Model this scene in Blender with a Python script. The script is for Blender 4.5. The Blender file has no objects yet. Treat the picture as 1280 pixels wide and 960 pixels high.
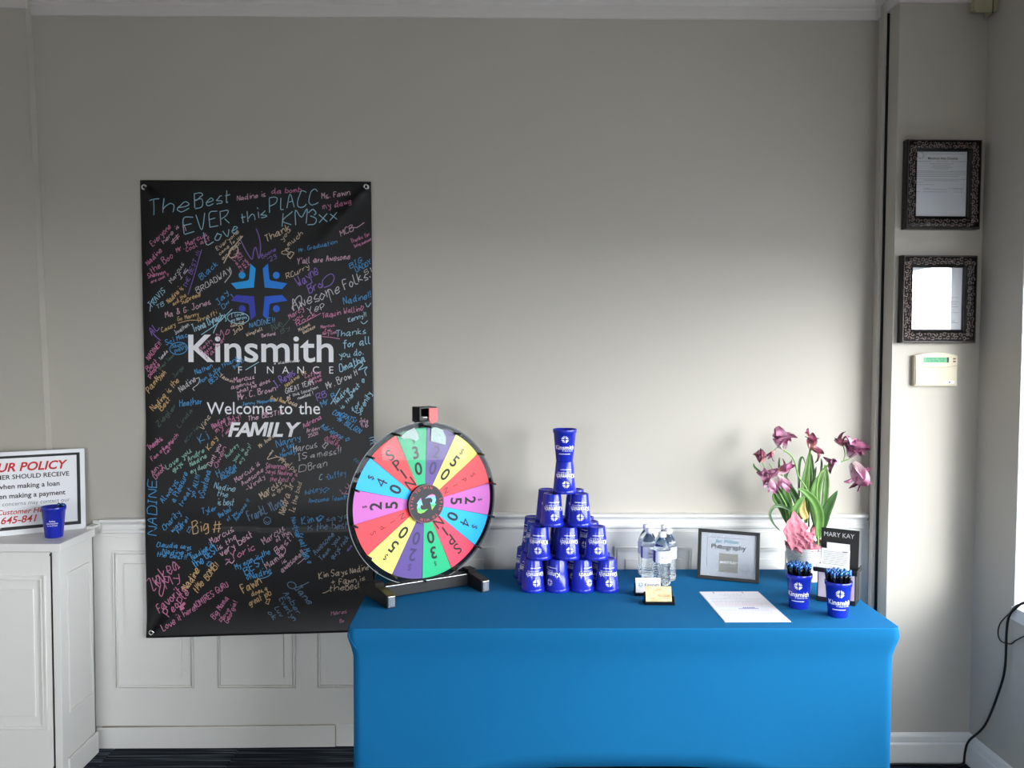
import bpy, bmesh, math, random
from math import sin, cos, pi, radians, sqrt, atan2
from mathutils import Vector, Matrix
SC = bpy.context.scene
COL = SC.collection
random.seed(7)
# ------------------------------------------------------------------ camera
CAMP = Vector((0, -3.41, 1.6245))
pitch, yaw, roll = radians(2.4), radians(0.9), radians(0.23)
fw = Vector((sin(yaw)*cos(pitch), cos(yaw)*cos(pitch), -sin(pitch)))
r0 = fw.cross(Vector((0, 0, 1))).normalized(); u0 = r0.cross(fw)
rr = r0*cos(roll)+u0*sin(roll); uu = -r0*sin(roll)+u0*cos(roll)
cd = bpy.data.cameras.new('camera'); cam = bpy.data.objects.new('camera', cd); COL.objects.link(cam)
cd.sensor_width = 36; cd.lens = 36*1061/1280; cd.clip_start = .02
cam.matrix_world = Matrix(((rr.x, uu.x, -fw.x, CAMP.x), (rr.y, uu.y, -fw.y, CAMP.y), (rr.z, uu.z, -fw.z, CAMP.z), (0, 0, 0, 1)))
SC.camera = cam
# ------------------------------------------------------------------ daylight and exposure
SC.view_settings.view_transform = 'Standard'; SC.view_settings.look = 'None'; SC.view_settings.gamma = 1
SC.view_settings.use_curve_mapping = False
SC.view_settings.exposure = 0.0
W = bpy.data.worlds.new('overcast_sky'); SC.world = W; W.use_nodes = True
bg = W.node_tree.nodes['Background']; bg.inputs[0].default_value = (.93, .96, 1.0, 1); bg.inputs[1].default_value = 17.2
def area(name, loc, rot, sx, sy, power, color=(1, 1, 1), portal=False):
    l = bpy.data.lights.new(name, 'AREA'); l.shape = 'RECTANGLE'; l.size = sx; l.size_y = sy; l.energy = power; l.color = color
    if portal: l.cycles.is_portal = True
    o = bpy.data.objects.new(name, l); COL.objects.link(o); o.location = loc; o.rotation_euler = rot
    return o
WY0, WY1, WZ0, WZ1 = -.41, -4.9, .70, 2.06      # window opening in the right wall
area('window_daylight_portal', (2.12, (WY0+WY1)/2, (WZ0+WZ1)/2), (0, radians(90), 0), WZ1-WZ0, WY0-WY1, 1, portal=True)

sl = bpy.data.lights.new('hazy_sun', 'SUN'); sl.energy = 2.8; sl.angle = radians(17); sl.color = (1, .985, .965)
so = bpy.data.objects.new('hazy_sun', sl); COL.objects.link(so)
SAZ, SEL = radians(22), radians(11)          # azimuth from the wall normal towards the right, elevation
so.rotation_euler = Vector((-sin(SAZ)*cos(SEL), cos(SAZ)*cos(SEL), -sin(SEL))).to_track_quat('-Z', 'Y').to_euler()
area('fill_window_portal', (-1.65, -6.72, 1.475), (radians(-90), 0, 0), 1.9, 1.35, 1, portal=True)  # portal for the added fill window behind the camera
# ------------------------------------------------------------------ materials
def mat(name, col, rough=.6, metal=0, var=.04, scale=6, bump=0, bscale=60, spec=.5, sheen=0, coat=0, col2=None, emit=None):
    m = bpy.data.materials.new(name); m.use_nodes = True; nt = m.node_tree; N = nt.nodes; L = nt.links
    b = N['Principled BSDF']
    b.inputs['Roughness'].default_value = rough; b.inputs['Metallic'].default_value = metal
    b.inputs['Specular IOR Level'].default_value = spec
    if sheen: b.inputs['Sheen Weight'].default_value = sheen; b.inputs['Sheen Roughness'].default_value = .5
    if coat: b.inputs['Coat Weight'].default_value = coat
    tc = N.new('ShaderNodeTexCoord'); nz = N.new('ShaderNodeTexNoise'); nz.inputs['Scale'].default_value = scale; nz.inputs['Detail'].default_value = 4
    L.new(tc.outputs['Object'], nz.inputs['Vector'])
    mx = N.new('ShaderNodeMix'); mx.data_type = 'RGBA'
    c1 = [max(0, c*(1-var)) for c in col]; c2 = [min(1, c*(1+var)) for c in col] if col2 is None else col2
    mx.inputs[6].default_value = (*c1, 1); mx.inputs[7].default_value = (*c2, 1)
    L.new(nz.outputs['Fac'], mx.inputs[0]); L.new(mx.outputs[2], b.inputs['Base Color'])
    if bump:
        n2 = N.new('ShaderNodeTexNoise'); n2.inputs['Scale'].default_value = bscale; n2.inputs['Detail'].default_value = 3
        L.new(tc.outputs['Object'], n2.inputs['Vector'])
        bp = N.new('ShaderNodeBump'); bp.inputs['Strength'].default_value = bump; bp.inputs['Distance'].default_value = .002
        L.new(n2.outputs['Fac'], bp.inputs['Height']); L.new(bp.outputs[0], b.inputs['Normal'])
    if emit: b.inputs['Emission Color'].default_value = (*emit[0], 1); b.inputs['Emission Strength'].default_value = emit[1]
    return m
def srgb(r, g, b):
    f = lambda c: (c/255/12.92 if c/255 <= .04045 else ((c/255+.055)/1.055)**2.4)
    return (f(r), f(g), f(b))
def pane_mat(name, tint=(.97, .98, .98), refl=.04, rough=0.0):
    m = bpy.data.materials.new(name); m.use_nodes = True; nt = m.node_tree; N = nt.nodes; L = nt.links
    N.remove(N['Principled BSDF']); out = N['Material Output']
    t = N.new('ShaderNodeBsdfTransparent'); t.inputs[0].default_value = (*tint, 1)
    g = N.new('ShaderNodeBsdfGlossy'); g.inputs['Roughness'].default_value = rough
    lw = N.new('ShaderNodeLayerWeight'); lw.inputs[0].default_value = .5     # facing term, same on both sides of the pane
    pw = N.new('ShaderNodeMath'); pw.operation = 'POWER'; pw.inputs[1].default_value = 5; L.new(lw.outputs['Facing'], pw.inputs[0])
    fr = N.new('ShaderNodeMath'); fr.operation = 'MULTIPLY_ADD'; fr.inputs[1].default_value = .9; fr.inputs[2].default_value = refl; L.new(pw.outputs[0], fr.inputs[0])
    mx = N.new('ShaderNodeMixShader'); L.new(fr.outputs[0], mx.inputs[0]); L.new(t.outputs[0], mx.inputs[1]); L.new(g.outputs[0], mx.inputs[2])
    L.new(mx.outputs[0], out.inputs[0]); return m
M = {}
M['greige'] = mat('greige_wall_paint', srgb(186, 181, 171), .62, var=.015, scale=1.5, bump=.05, bscale=90)
M['greige_trim'] = mat('greige_trim_paint', srgb(184, 179, 170), .5, var=.02)
M['white_trim'] = mat('white_trim_paint', srgb(230, 229, 226), .42, var=.02, scale=3, bump=.06, bscale=40)
M['wains'] = mat('white_panel_paint', srgb(230, 229, 225), .5, var=.015, scale=2, bump=.04, bscale=40)
M['crown'] = mat('crown_paint', srgb(216, 211, 206), .5, var=.03, scale=3)
M['ceil'] = mat('ceiling_paint', srgb(222, 218, 210), .9, var=.02)
M['caulk'] = mat('cracked_caulk', srgb(170, 160, 144), .9, var=.35, scale=40)
M['black'] = mat('black_plastic', srgb(12, 12, 13), .45, var=.1)
M['blackgloss'] = mat('black_gloss_plastic', srgb(12, 12, 14), .2, var=.1)
M['dark'] = mat('dark_gap', srgb(22, 20, 19), .9)
M['white'] = mat('white_paper', srgb(232, 232, 235), .7, var=.01)
M['paper_white'] = mat('sheet_paper', srgb(228, 228, 236), .7, var=.01)
M['print_black'] = mat('black_print', srgb(25, 25, 28), .6)
M['print_grey'] = mat('grey_print', srgb(120, 122, 128), .7)
M['print_red'] = mat('red_print', srgb(196, 30, 34), .6)
M['print_pink'] = mat('pink_print', srgb(214, 150, 160), .7)
M['cupblue'] = mat('blue_cup_plastic', srgb(24, 40, 172), .24, var=.04, coat=.15)
M['print_white'] = mat('white_print', srgb(232, 234, 240), .5, var=.01)
M['vinyl'] = mat('black_vinyl', srgb(19, 18, 20), .42, var=.08, scale=8, spec=.32)
M['chrome'] = mat('silver_metal', srgb(205, 205, 208), .25, 1, var=.05)
M['glass'] = pane_mat('clear_glazing')
M['cloth'] = mat('blue_stretch_cloth', srgb(15, 98, 148), .85, var=.03, scale=4, bump=.25, bscale=900, spec=.12)
# ------------------------------------------------------------------ mesh helpers
def tag(o, label=None, cat=None, group=None, kind=None):
    if label: o['label'] = label
    if cat: o['category'] = cat
    if group: o['group'] = group
    if kind: o['kind'] = kind
    return o
def empty(name, loc, rz=0, **k):
    o = bpy.data.objects.new(name, None); COL.objects.link(o); o.location = loc; o.rotation_euler = (0, 0, rz); o.empty_display_size = .02
    return tag(o, **k)
def obj(name, bm, m, parent=None, smooth=False, loc=None, rot=None, **k):
    if isinstance(bm, bpy.types.Mesh): me = bm
    else:
        bmesh.ops.recalc_face_normals(bm, faces=bm.faces)
        me = bpy.data.meshes.new(name); bm.to_mesh(me); bm.free()
        if smooth:
            for p in me.polygons: p.use_smooth = True
    if m is not None:
        me.materials.clear()
        for q in (m if isinstance(m, list) else [m]): me.materials.append(q)
    o = bpy.data.objects.new(name, me); COL.objects.link(o)
    if parent: o.parent = parent
    if loc: o.location = loc
    if rot: o.rotation_euler = rot
    return tag(o, **k)
def NB(): return bmesh.new()
def box(bm, x0, x1, y0, y1, z0, z1, bev=0, mi=0):
    v = [bm.verts.new((x, y, z)) for z in (z0, z1) for y in (y0, y1) for x in (x0, x1)]
    fs = [bm.faces.new([v[i] for i in f]) for f in ((0, 2, 3, 1), (4, 5, 7, 6), (0, 1, 5, 4), (2, 6, 7, 3), (0, 4, 6, 2), (1, 3, 7, 5))]
    for f in fs: f.material_index = mi
    if bev:
        es = list({e for f in fs for e in f.edges})
        bmesh.ops.bevel(bm, geom=es, offset=bev, segments=2, affect='EDGES', profile=.6)
    return bm
def BX(*a, **k): return box(NB(), *a, **k)
def lathe(bm, prof, n=32, cap0=False, cap1=False, cx=0, cy=0):
    rings = []
    for r, z in prof: rings.append([bm.verts.new((cx+r*cos(2*pi*i/n), cy+r*sin(2*pi*i/n), z)) for i in range(n)])
    for a, b in zip(rings, rings[1:]):
        for i in range(n): bm.faces.new((a[i], a[(i+1) % n], b[(i+1) % n], b[i]))
    if cap0: bm.faces.new(rings[0][::-1])
    if cap1: bm.faces.new(rings[-1])
    return bm
def tube(bm, pts, r, n=8, caps=True):
    pts = [Vector(p) for p in pts]; rings = []
    rs = r if isinstance(r, (list, tuple)) else [r]*len(pts)
    up = None
    for i, p in enumerate(pts):
        t = (pts[min(i+1, len(pts)-1)]-pts[max(i-1, 0)]).normalized()
        if up is None: up = t.orthogonal().normalized()
        up = (up-t*up.dot(t)).normalized(); s = t.cross(up)
        rings.append([bm.verts.new(p+(up*cos(2*pi*k/n)+s*sin(2*pi*k/n))*rs[i]) for k in range(n)])
    for a, b in zip(rings, rings[1:]):
        for k in range(n): bm.faces.new((a[k], a[(k+1) % n], b[(k+1) % n], b[k]))
    if caps: bm.faces.new(rings[0][::-1]); bm.faces.new(rings[-1])
    return bm
def catmull(pts, k=6):
    pts = [Vector(p) for p in pts]
    if len(pts) < 3: return pts
    P = [pts[0]*2-pts[1]]+pts+[pts[-1]*2-pts[-2]]; out = []
    for i in range(1, len(P)-2):
        for j in range(k):
            t = j/k; a, b, c, d = P[i-1], P[i], P[i+1], P[i+2]
            out.append(.5*((2*b)+(c-a)*t+(2*a-5*b+4*c-d)*t*t+(3*b-a-3*c+d)*t*t*t))
    out.append(pts[-1]); return out
def sweep(bm, prof, p0, p1, dirn):
    """profile [(outward d, height)] run from p0 to p1; dirn = outward unit vector"""
    p0, p1, dn = Vector(p0), Vector(p1), Vector(dirn); rows = []
    for p in (p0, p1): rows.append([bm.verts.new(p+dn*d+Vector((0, 0, h))) for d, h in prof])
    n = len(prof)
    for i in range(n): bm.faces.new((rows[0][i], rows[0][(i+1) % n], rows[1][(i+1) % n], rows[1][i]))
    bm.faces.new(rows[0][::-1]); bm.faces.new(rows[1]); return bm
def prism(bm, pts2, y0, y1, T=lambda x, y, z: (x, y, z)):
    """outline in xz, extruded y0..y1"""
    a = [bm.verts.new(T(x, y0, z)) for x, z in pts2]; b = [bm.verts.new(T(x, y1, z)) for x, z in pts2]; n = len(a)
    bm.faces.new(a); bm.faces.new(b[::-1])
    for i in range(n): bm.faces.new((a[i], b[i], b[(i+1) % n], a[(i+1) % n]))
    return bm
_tc = {}
def text_bm(body, size, x=0, z=0, y=0, align='CENTER', bold=0, shear=0, sx=1, spacing=1, T=None, bm=None, width=None, res=3):
    """letters as flat print in the xz plane facing -Y"""
    key = (body, align, bold, shear, spacing, res)
    if key not in _tc:
        c = bpy.data.curves.new('t', 'FONT'); c.body = body; c.size = 1; c.align_x = align; c.offset = bold; c.shear = shear; c.space_character = spacing; c.resolution_u = res
        o = bpy.data.objects.new('t', c); COL.objects.link(o); dg = bpy.context.evaluated_depsgraph_get()
        me = bpy.data.meshes.new_from_object(o.evaluated_get(dg)); 
        V = [(v.co.x, v.co.y) for v in me.vertices]; F = [tuple(p.vertices) for p in me.polygons]
        bpy.data.objects.remove(o); bpy.data.curves.remove(c); bpy.data.meshes.remove(me); _tc[key] = (V, F)
    V, F = _tc[key]; bm = bm or NB()
    if width:
        xs = [v[0] for v in V]; sx = width/((max(xs)-min(xs))*size)
    vs = []
    for a, b in V:
        p = (x+a*size*sx, y, z+b*size)
        vs.append(bm.verts.new(T(*p) if T else p))
    for f in F:
        try: bm.faces.new([vs[i] for i in f])
        except ValueError: pass
    return bm
def copy_tree(o, parent=None):
    c = o.copy(); COL.objects.link(c)
    if parent: c.parent = parent
    for ch in list(o.children): copy_tree(ch, c)
    return c
# ------------------------------------------------------------------ the setting
XR, XS0, XS1, YS = 1.86, 1.507, 1.52, -.15        # right wall, recess corner, stub corner, stub front
RX0, RY0, CZ = -3.9, -6.6, 3.06
def struct(name, bm, m, parent=None, **k): return obj(name, bm, m, parent, kind='structure', **k)
# carpet: two dark striped tile materials
def carpet(name, rot):
    m = bpy.data.materials.new(name); m.use_nodes = True; nt = m.node_tree; N = nt.nodes; L = nt.links; b = N['Principled BSDF']
    b.inputs['Roughness'].default_value = .95; b.inputs['Specular IOR Level'].default_value = .1
    tc = N.new('ShaderNodeTexCoord'); mp = N.new('ShaderNodeMapping'); mp.inputs['Rotation'].default_value = (0, 0, rot); mp.inputs['Scale'].default_value = (2.5, 110, 1)
    nz = N.new('ShaderNodeTexNoise'); nz.inputs['Scale'].default_value = 1; nz.inputs['Detail'].default_value = 2
    cr = N.new('ShaderNodeValToRGB'); e = cr.color_ramp.elements
    e[0].position = .35; e[0].color = (*srgb(24, 27, 33), 1); e[1].position = .72; e[1].color = (*srgb(112, 122, 130), 1)
    q = e.new(.55); q.color = (*srgb(44, 52, 62), 1)
    L.new(tc.outputs['Object'], mp.inputs[0]); L.new(mp.outputs[0], nz.inputs['Vector']); L.new(nz.outputs['Fac'], cr.inputs[0]); L.new(cr.outputs[0], b.inputs['Base Color'])
    n2 = N.new('ShaderNodeTexNoise'); n2.inputs['Scale'].default_value = 500; bp = N.new('ShaderNodeBump'); bp.inputs['Strength'].default_value = .5; bp.inputs['Distance'].default_value = .003
    L.new(tc.outputs['Object'], n2.inputs['Vector']); L.new(n2.outputs['Fac'], bp.inputs['Height']); L.new(bp.outputs[0], b.inputs['Normal'])
    return m
CA, CB = carpet('carpet_stripe_across', 0), carpet('carpet_stripe_slanted', radians(66))
floor = struct('floor', BX(RX0, 2.2, RY0, .05, -.1, -.006), M['dark'])
ta = tb = None
for i in range(13):
    for j in range(8):
        x, y = -4.05+.5*i+.25, -.25-.5*j
        if x > 1.8 and False: continue
        s = (i+j) % 2
        if (ta, tb)[s] is None:
            o = struct('carpet_tile', BX(-.2485, .2485, -.2485, .2485, -.006, 0, .0012), (CA, CB)[s], floor)
            if s: tb = o.data
            else: ta = o.data
        else:
            o = bpy.data.objects.new('carpet_tile', (ta, tb)[s]); COL.objects.link(o); o.parent = floor; tag(o, kind='structure')
        o.location = (x, y, 0)
struct('ceiling', BX(RX0, 2.2, RY0, .1, CZ, CZ+.1), M['ceil'])
struct('wall_back', BX(RX0, XS0+.1, 0, .12, 0, CZ), M['greige'])
struct('wall_left', BX(RX0-.1, RX0, RY0, .1, 0, CZ), M['greige'])
FX0, FX1, FZ0, FZ1 = -2.6, -.7, .8, 2.15      # unseen window added behind the camera to brighten the left side
bm = NB(); box(bm, RX0, FX0, RY0-.1, RY0, 0, CZ); box(bm, FX1, 2.2, RY0-.1, RY0, 0, CZ); box(bm, FX0, FX1, RY0-.1, RY0, 0, FZ0); box(bm, FX0, FX1, RY0-.1, RY0, FZ1, CZ)
struct('wall_front', bm, M['greige'])
win2 = struct('fill_window', BX(FX0, FX1, RY0-.08, RY0-.03, FZ0, FZ0+.05), M['white_trim'])
struct('window_frame', BX(FX0, FX1, RY0-.08, RY0-.03, FZ1-.05, FZ1), M['white_trim'], win2)
for k in range(4): x = FX0+(FX1-FX0-.05)*k/3; struct('window_frame', BX(x, x+.05, RY0-.08, RY0-.03, FZ0+.05, FZ1-.05), M['white_trim'], win2)
for k in range(3): w = (FX1-FX0)/3; struct('window_pane', BX(FX0+w*k+.02, FX0+w*k+w-.02, RY0-.058, RY0-.054, FZ0+.05, FZ1-.05), M['glass'], win2)
# left wall section that stands a little proud, edge out of plumb
b = prism(NB(), [(RX0, 0), (-1.757, 0), (-1.788, 1.22), (-1.836, CZ), (RX0, CZ)], -.045, 0)
struct('wall_left_section', b, M['greige'])
b = prism(NB(), [(-1.757, 0), (-1.751, 0), (-1.784, 1.22), (-1.832, 2.92), (-1.836, 2.92), (-1.788, 1.22)], -.046, -.001)
struct('trim_1', b, M['greige_trim'])
# projecting wall at the right of the recess
b = prism(NB(), [(0, 0), (0, CZ)] + [(1, CZ), (1, 0)], 0, 1, lambda x, y, z: ((XS0 if y < .5 else XS1) if x < .5 else XR+.02, 0 if y < .5 else YS, z))
struct('wall_stub', b, M['greige'])
# lattice strip on the return with a dark gap behind it
t = struct('trim_2', BX(XS0-.014, XS0+.012, -.075, -.045, .0, 2.97, .002), M['greige_trim'])
struct('gap_strip', BX(XS0-.001, XS0+.014, -.082, -.0755, .0, 2.93), M['dark'], t)
for z in (.885, 2.73): struct('strip_joint', BX(XS0-.017, XS0+.012, -.0765, -.0435, z, z+.02, .003), M['greige_trim'], t)
# right wall with its deep window opening
bm = NB()
box(bm, XR, XR+.2, WY0, .12, 0, CZ); box(bm, XR, XR+.2, WY1, WY0, 0, WZ0); box(bm, XR, XR+.2, WY1, WY0, WZ1, CZ); box(bm, XR, XR+.2, RY0, WY1, 0, CZ)
struct('wall_right', bm, M['greige'])
win = struct('window_1', BX(XR+.17, XR+.215, WY0-.04, WY0, WZ0, WZ1), M['white_trim'])
for y in (WY1+.04, (2*WY0+WY1)/3, (WY0+2*WY1)/3): struct('window_frame', BX(XR+.17, XR+.215, y-.02, y+.02, WZ0, WZ1), M['white_trim'], win)
for z in (WZ0, WZ1-.04): struct('window_frame', BX(XR+.17, XR+.215, WY1, WY0, z, z+.04), M['white_trim'], win)
for k in range(3):
    w = (WY1-WY0)/3; struct('window_pane', BX(XR+.19, XR+.194, WY0+w*k-.02, WY0+w*(k+1)+.02, WZ0+.04, WZ1-.04), M['glass'], win)
bm = BX(XR-.006, XR+.17, WY1, WY0+.002, WZ0-.03, WZ0+.002, .002); box(bm, XR-.004, XR+.001, WY1, WY0+.012, WZ0-.046, WZ0-.03)
struct('window_sill', bm, M['white_trim'], win)
struct('jamb_lining', BX(XR+.001, XR+.17, WY0-.006, WY0+.001, WZ0, WZ1), M['white_trim'], win)
# street outside
out = mat('grey_pavement', (.16, .16, .165), .9, var=.2, scale=.6)
struct('ground_outside', BX(-60, 60, -60, 60, -.35, -.25), out)
# crown mouldings
CP = [(0, 0), (.011, 0), (.013, .034), (.018, .038), (.018, .046), (.03, .052), (.045, .066), (.055, .085), (.058, .09), (.066, .094), (.068, .14), (0, .14)]
bm = NB(); sweep(bm, CP, (-1.838, 0, 2.918), (XS0, 0, 2.932), (0, -1, 0)); struct('trim_3', bm, M['crown'])
bm = NB(); sweep(bm, CP, (RX0, -.045, 2.928), (-1.826, -.045, 2.928), (0, -1, 0)); struct('trim_4', bm, M['crown'])
bm = NB(); sweep(bm, CP, (XS0, 0, 2.932), (XS1, YS, 2.942), (-1, 0, 0)); sweep(bm, CP, (XS1-.011, YS, 2.942), (XR, YS, 2.942), (0, -1, 0)); struct('trim_5', bm, M['crown'])
bm = NB(); sweep(bm, CP, (XR, YS, 2.95), (XR, RY0, 2.95), (-1, 0, 0)); struct('trim_6', bm, M['crown'])
# baseboards
bm = NB(); BP = [(0, 0), (.014, 0), (.014, .083), (.011, .088), (0, .088)]
sweep(bm, BP, (-1.62, 0, -.004), (-.66, 0, .004), (0, -1, 0)); sweep(bm, BP, (-.655, 0, .006), (XS0, 0, .008), (0, -1, 0))
bb = struct('baseboard_back', bm, M['white_trim'])
bm = NB(); sweep(bm, [(0, 0), (.0125, 0), (.0125, .0022), (0, .0022)], (-1.6, 0, .0845), (-.66, 0, .0925), (0, -1, 0)); struct('caulk_line', bm, M['caulk'], bb)
bm = NB(); box(bm, -.660, -.6565, -.0148, 0, .006, .09); struct('butt_joint', bm, M['caulk'], bb)
BP2 = [(0, 0), (.018, 0), (.018, .088), (.015, .092), (.011, .094), (.013, .1), (.013, .118), (.009, .126), (.003, .13), (0, .13)]
bm = NB(); sweep(bm, BP2, (XS1-.018, YS, -.01), (XR, YS, -.01), (0, -1, 0)); sweep(bm, BP2, (XR, YS, -.01), (XR, RY0, -.01), (-1, 0, 0)); struct('baseboard_right', bm, M['white_trim'])
# wainscot: field, chair rail, raised panels
wn = struct('trim_7', BX(-1.625, XS0, -.008, .001, .09, .93), M['wains'])
RP = [(0, 0), (.016, 0), (.022, .004), (.022, .012), (.016, .016), (.013, .022), (.014, .034), (.02, .042), (.03, .046), (.034, .05), (.034, .059), (0, .062)]
bm = NB(); sweep(bm, RP, (-1.586, 0, .877), (-.01, 0, .9), (0, -1, 0)); sweep(bm, RP, (-.01, 0, .9), (XS0-.012, 0, .9), (0, -1, 0))
struct('chair_rail', bm, M['white_trim'], wn)
bm = NB(); sweep(bm, [(0, 0), (.0115, 0), (.0115, .006), (0, .006)], (-1.6, 0, .858), (-.01, 0, .881), (0, -1, 0)); sweep(bm, [(0, 0), (.0115, 0), (.0115, .006), (0, .006)], (-.01, 0, .881), (XS0, 0, .881), (0, -1, 0))
struct('rail_bead', bm, M['wains'], wn)
struct('corner_stile', BX(1.43, XS0, -.011, -.007, .1, .87, .001), M['wains'], wn)
for k, x0 in enumerate((-1.546, -1.137, -.734, -.33, .072, .471, .868, 1.165)):
    wd = .318 if k < 7 else .25; x1 = x0+wd
    if k == 7: x0, x1 = 1.262, 1.42
    z0, z1 = (.243, .806) if k < 3 else (.245, .824)
    for inset, w in ((0, .006), (.011, .004)):
        bm = NB(); a0, a1, c0, c1 = x0+inset, x1-inset, z0+inset, z1-inset
        for q in ((a0, a1, c0, c0+w), (a0, a1, c1-w, c1), (a0, a0+w, c0+w, c1-w), (a1-w, a1, c0+w, c1-w)): box(bm, q[0], q[1], -.0165, -.007, q[2], q[3], .0008)
        struct('panel_moulding', bm, M['wains'], wn)
    if x1-x0 > .2:
        bm = NB(); i0, i1, j0, j1 = x0+.044, x1-.046, z0+.044, z1-.05
        A = [(i0, -.008, j0), (i1, -.008, j0), (i1, -.008, j1), (i0, -.008, j1)]; B = [(i0+.0015, -.014, j0+.0015), (i1-.0015, -.014, j0+.0015), (i1-.0015, -.014, j1-.0015), (i0+.0015, -.014, j1-.0015)]
        a = [bm.verts.new(p) for p in A]; c = [bm.verts.new(p) for p in B]
        for i in range(4): bm.faces.new((a[i], a[(i+1) % 4], c[(i+1) % 4], c[i]))
        bm.faces.new(c); struct('raised_field', bm, M['wains'], wn)
# ------------------------------------------------------------------ table and stretch cover
TT = .7505
TX0, TX1, TY0, TY1 = -.468, 1.268, -.795, -.083
tb = empty('folding_table', ((TX0+TX1)/2, (TY0+TY1)/2, 0), label='folding table hidden under the blue stretch cover, only its outline showing', cat='table')
obj('table_top', BX(-.855, .855, -.345, .345, TT-.034, TT-.006, .006), M['white'], tb)
for sx in (-1, 1):
    for sy in (-1, 1): obj('leg', tube(NB(), [(sx*.8, sy*.3, .008), (sx*.8, sy*.3, TT-.034)], .014), M['chrome'], tb)
bm = NB(); cxT, cyT = (TX0+TX1)/2, (TY0+TY1)/2; hw, hd = (TX1-TX0)/2, (TY1-TY0)/2
NS = 260
def rrect(a, b, r, t):
    """point on a rounded rectangle perimeter, t in 0..1, starting mid front"""
    a2, b2 = a-r, b-r; segs = [('l', a2), ('c', 0), ('l', 2*b2), ('c', 1), ('l', 2*a2), ('c', 2), ('l', 2*b2), ('c', 3), ('l', a2)]
    L = [(s[1] if s[0] == 'l' else r*pi/2) for s in segs]; d = t*sum(L); i = 0
    while i < len(L)-1 and d > L[i]: d -= L[i]; i += 1
    if i == 0: return (d, -b, 0)
    if i == 8: return (-a2+d, -b, 0)
    if i == 2: return (a, -b2+d, 1)
    if i == 4: return (a2-d, b, 2)
    if i == 6: return (-a, b2-d, 3)
    k = segs[i][1]; ang = -pi/2+k*pi/2+d/r; cx, cy = ((a2, -b2), (a2, b2), (-a2, b2), (-a2, -b2))[k]
    return (cx+r*cos(ang), cy+r*sin(ang), -1)
def cloth_pt(t, v):
    """v 0 at the top edge .. 1 at the hem"""
    x, y, s = rrect(hw, hd, .014, t)
    fx, fy = abs(x)/hw, abs(y)/hd
    if abs(abs(y)-hd) < .02: m = 1-fx**4; hem = .303*max(0, 1-(fx/.9)**4)
    else: m = 1-fy**4; hem = .30*max(0, 1-(fy/.86)**6)
    zt = TT-.006; z = zt+(hem-zt)*v
    dz = zt-z
    inw = .013*min(1, dz/.09)**1.6 if dz < .09 else .013
    inw += .004*sin(dz*9)*m - .006*max(0, dz-.35)*(1-m)
    kx, ky = 1-inw/hw, 1-inw/hd
    px, py = x*kx, y*ky
    cor = min(1, (1-m)**2)
    if dz < .05: q = 1+.006*sin(pi*min(1, dz/.05))*cor; px *= q; py *= q
    if abs(abs(y)-hd) < .02 and y < 0: py += .012*m*sin(pi*min(1, dz/.5))
    return (px, py, z)
rings = []
for q in (.90, .97, .99, .998): rings.append([bm.verts.new(((rrect(hw, hd, .014, i/NS)[0])*(1-(1-q)*.4), (rrect(hw, hd, .014, i/NS)[1])*(1-(1-q)), TT)) for i in range(NS)])
cen = bm.verts.new((0, 0, TT))
for i in range(NS): bm.faces.new((cen, rings[0][i], rings[0][(i+1) % NS]))
rings.append([bm.verts.new((rrect(hw, hd, .014, i/NS)[0], rrect(hw, hd, .014, i/NS)[1], TT-.0025)) for i in range(NS)])
for v in [0, .012, .03, .05, .08, .12, .17, .23, .3, .4, .5, .6, .7, .8, .9, 1]: rings.append([bm.verts.new(cloth_pt(i/NS, v)) for i in range(NS)])
for a, c in zip(rings, rings[1:]):
    for i in range(NS): bm.faces.new((a[i], a[(i+1) % NS], c[(i+1) % NS], c[i]))
tc_ = obj('stretch_table_cover', bm, M['cloth'], None, True, loc=(cxT, cyT, 0), label='bright blue stretch fabric cover pulled tight over the long table', cat='tablecloth')
md = tc_.modifiers.new('thick', 'SOLIDIFY'); md.thickness = .0012; md.offset = -1
sm = catmull([(-hw+.004, -hd+.003, TT-.012), (-hw+.008, -hd+.006, TT-.03), (-hw+.02, -hd+.012, TT-.055), (-hw+.034, -hd+.02, TT-.075)])
obj('seam', tube(NB(), [(p.x, p.y-.008, p.z) for p in sm], .0016, 5), M['cloth'], tc_)
# ------------------------------------------------------------------ counter on the left
CT = .905
ct = empty('cabinet', (-1.610, -.3, 0), label='white panelled cabinet with a flat top against the left wall', cat='cabinet')
obj('body', BX(-.9, 0, 0, .252, 0, CT-.03), M['wains'], ct)
obj('counter_top', BX(-.92, .012, -.014, .254, CT-.03, CT, .003), M['white_trim'], ct)
obj('front_panel', BX(-.9, -.032, -.008, .0, 0, CT-.032, .001), M['wains'], ct)
obj('corner_post', BX(-.024, .004, -.006, .03, 0, CT-.031, .002), M['white_trim'], ct)
obj('gap', BX(-.031, -.025, -.002, .002, 0, CT-.035), M['dark'], ct)
def rect_mould(x0, x1, z0, z1, y, w, par, name='panel_moulding', h=.006, side=False):
    bm = NB()
    for q in ((x0, x1, z0, z0+w), (x0, x1, z1-w, z1), (x0, x0+w, z0+w, z1-w), (x1-w, x1, z0+w, z1-w)):
        if side: box(bm, y, y+h, q[0], q[1], q[2], q[3], .001)
        else: box(bm, q[0], q[1], y-h, y, q[2], q[3], .001)
    return obj(name, bm, M['wains'], par)
rect_mould(-.8, -.048, .21, .788, -.007, .006, ct); rect_mould(-.786, -.062, .224, .774, -.007, .005, ct)
obj('raised_field', BX(-.75, -.09, -.0125, -.006, .262, .738, .003), M['wains'], ct)
rect_mould(.05, .225, .25, .78, 0.0, .005, ct, side=True)
obj('base_trim', BX(0.004, .012, .028, .255, 0, .085, .002), M['white_trim'], ct)
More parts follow.
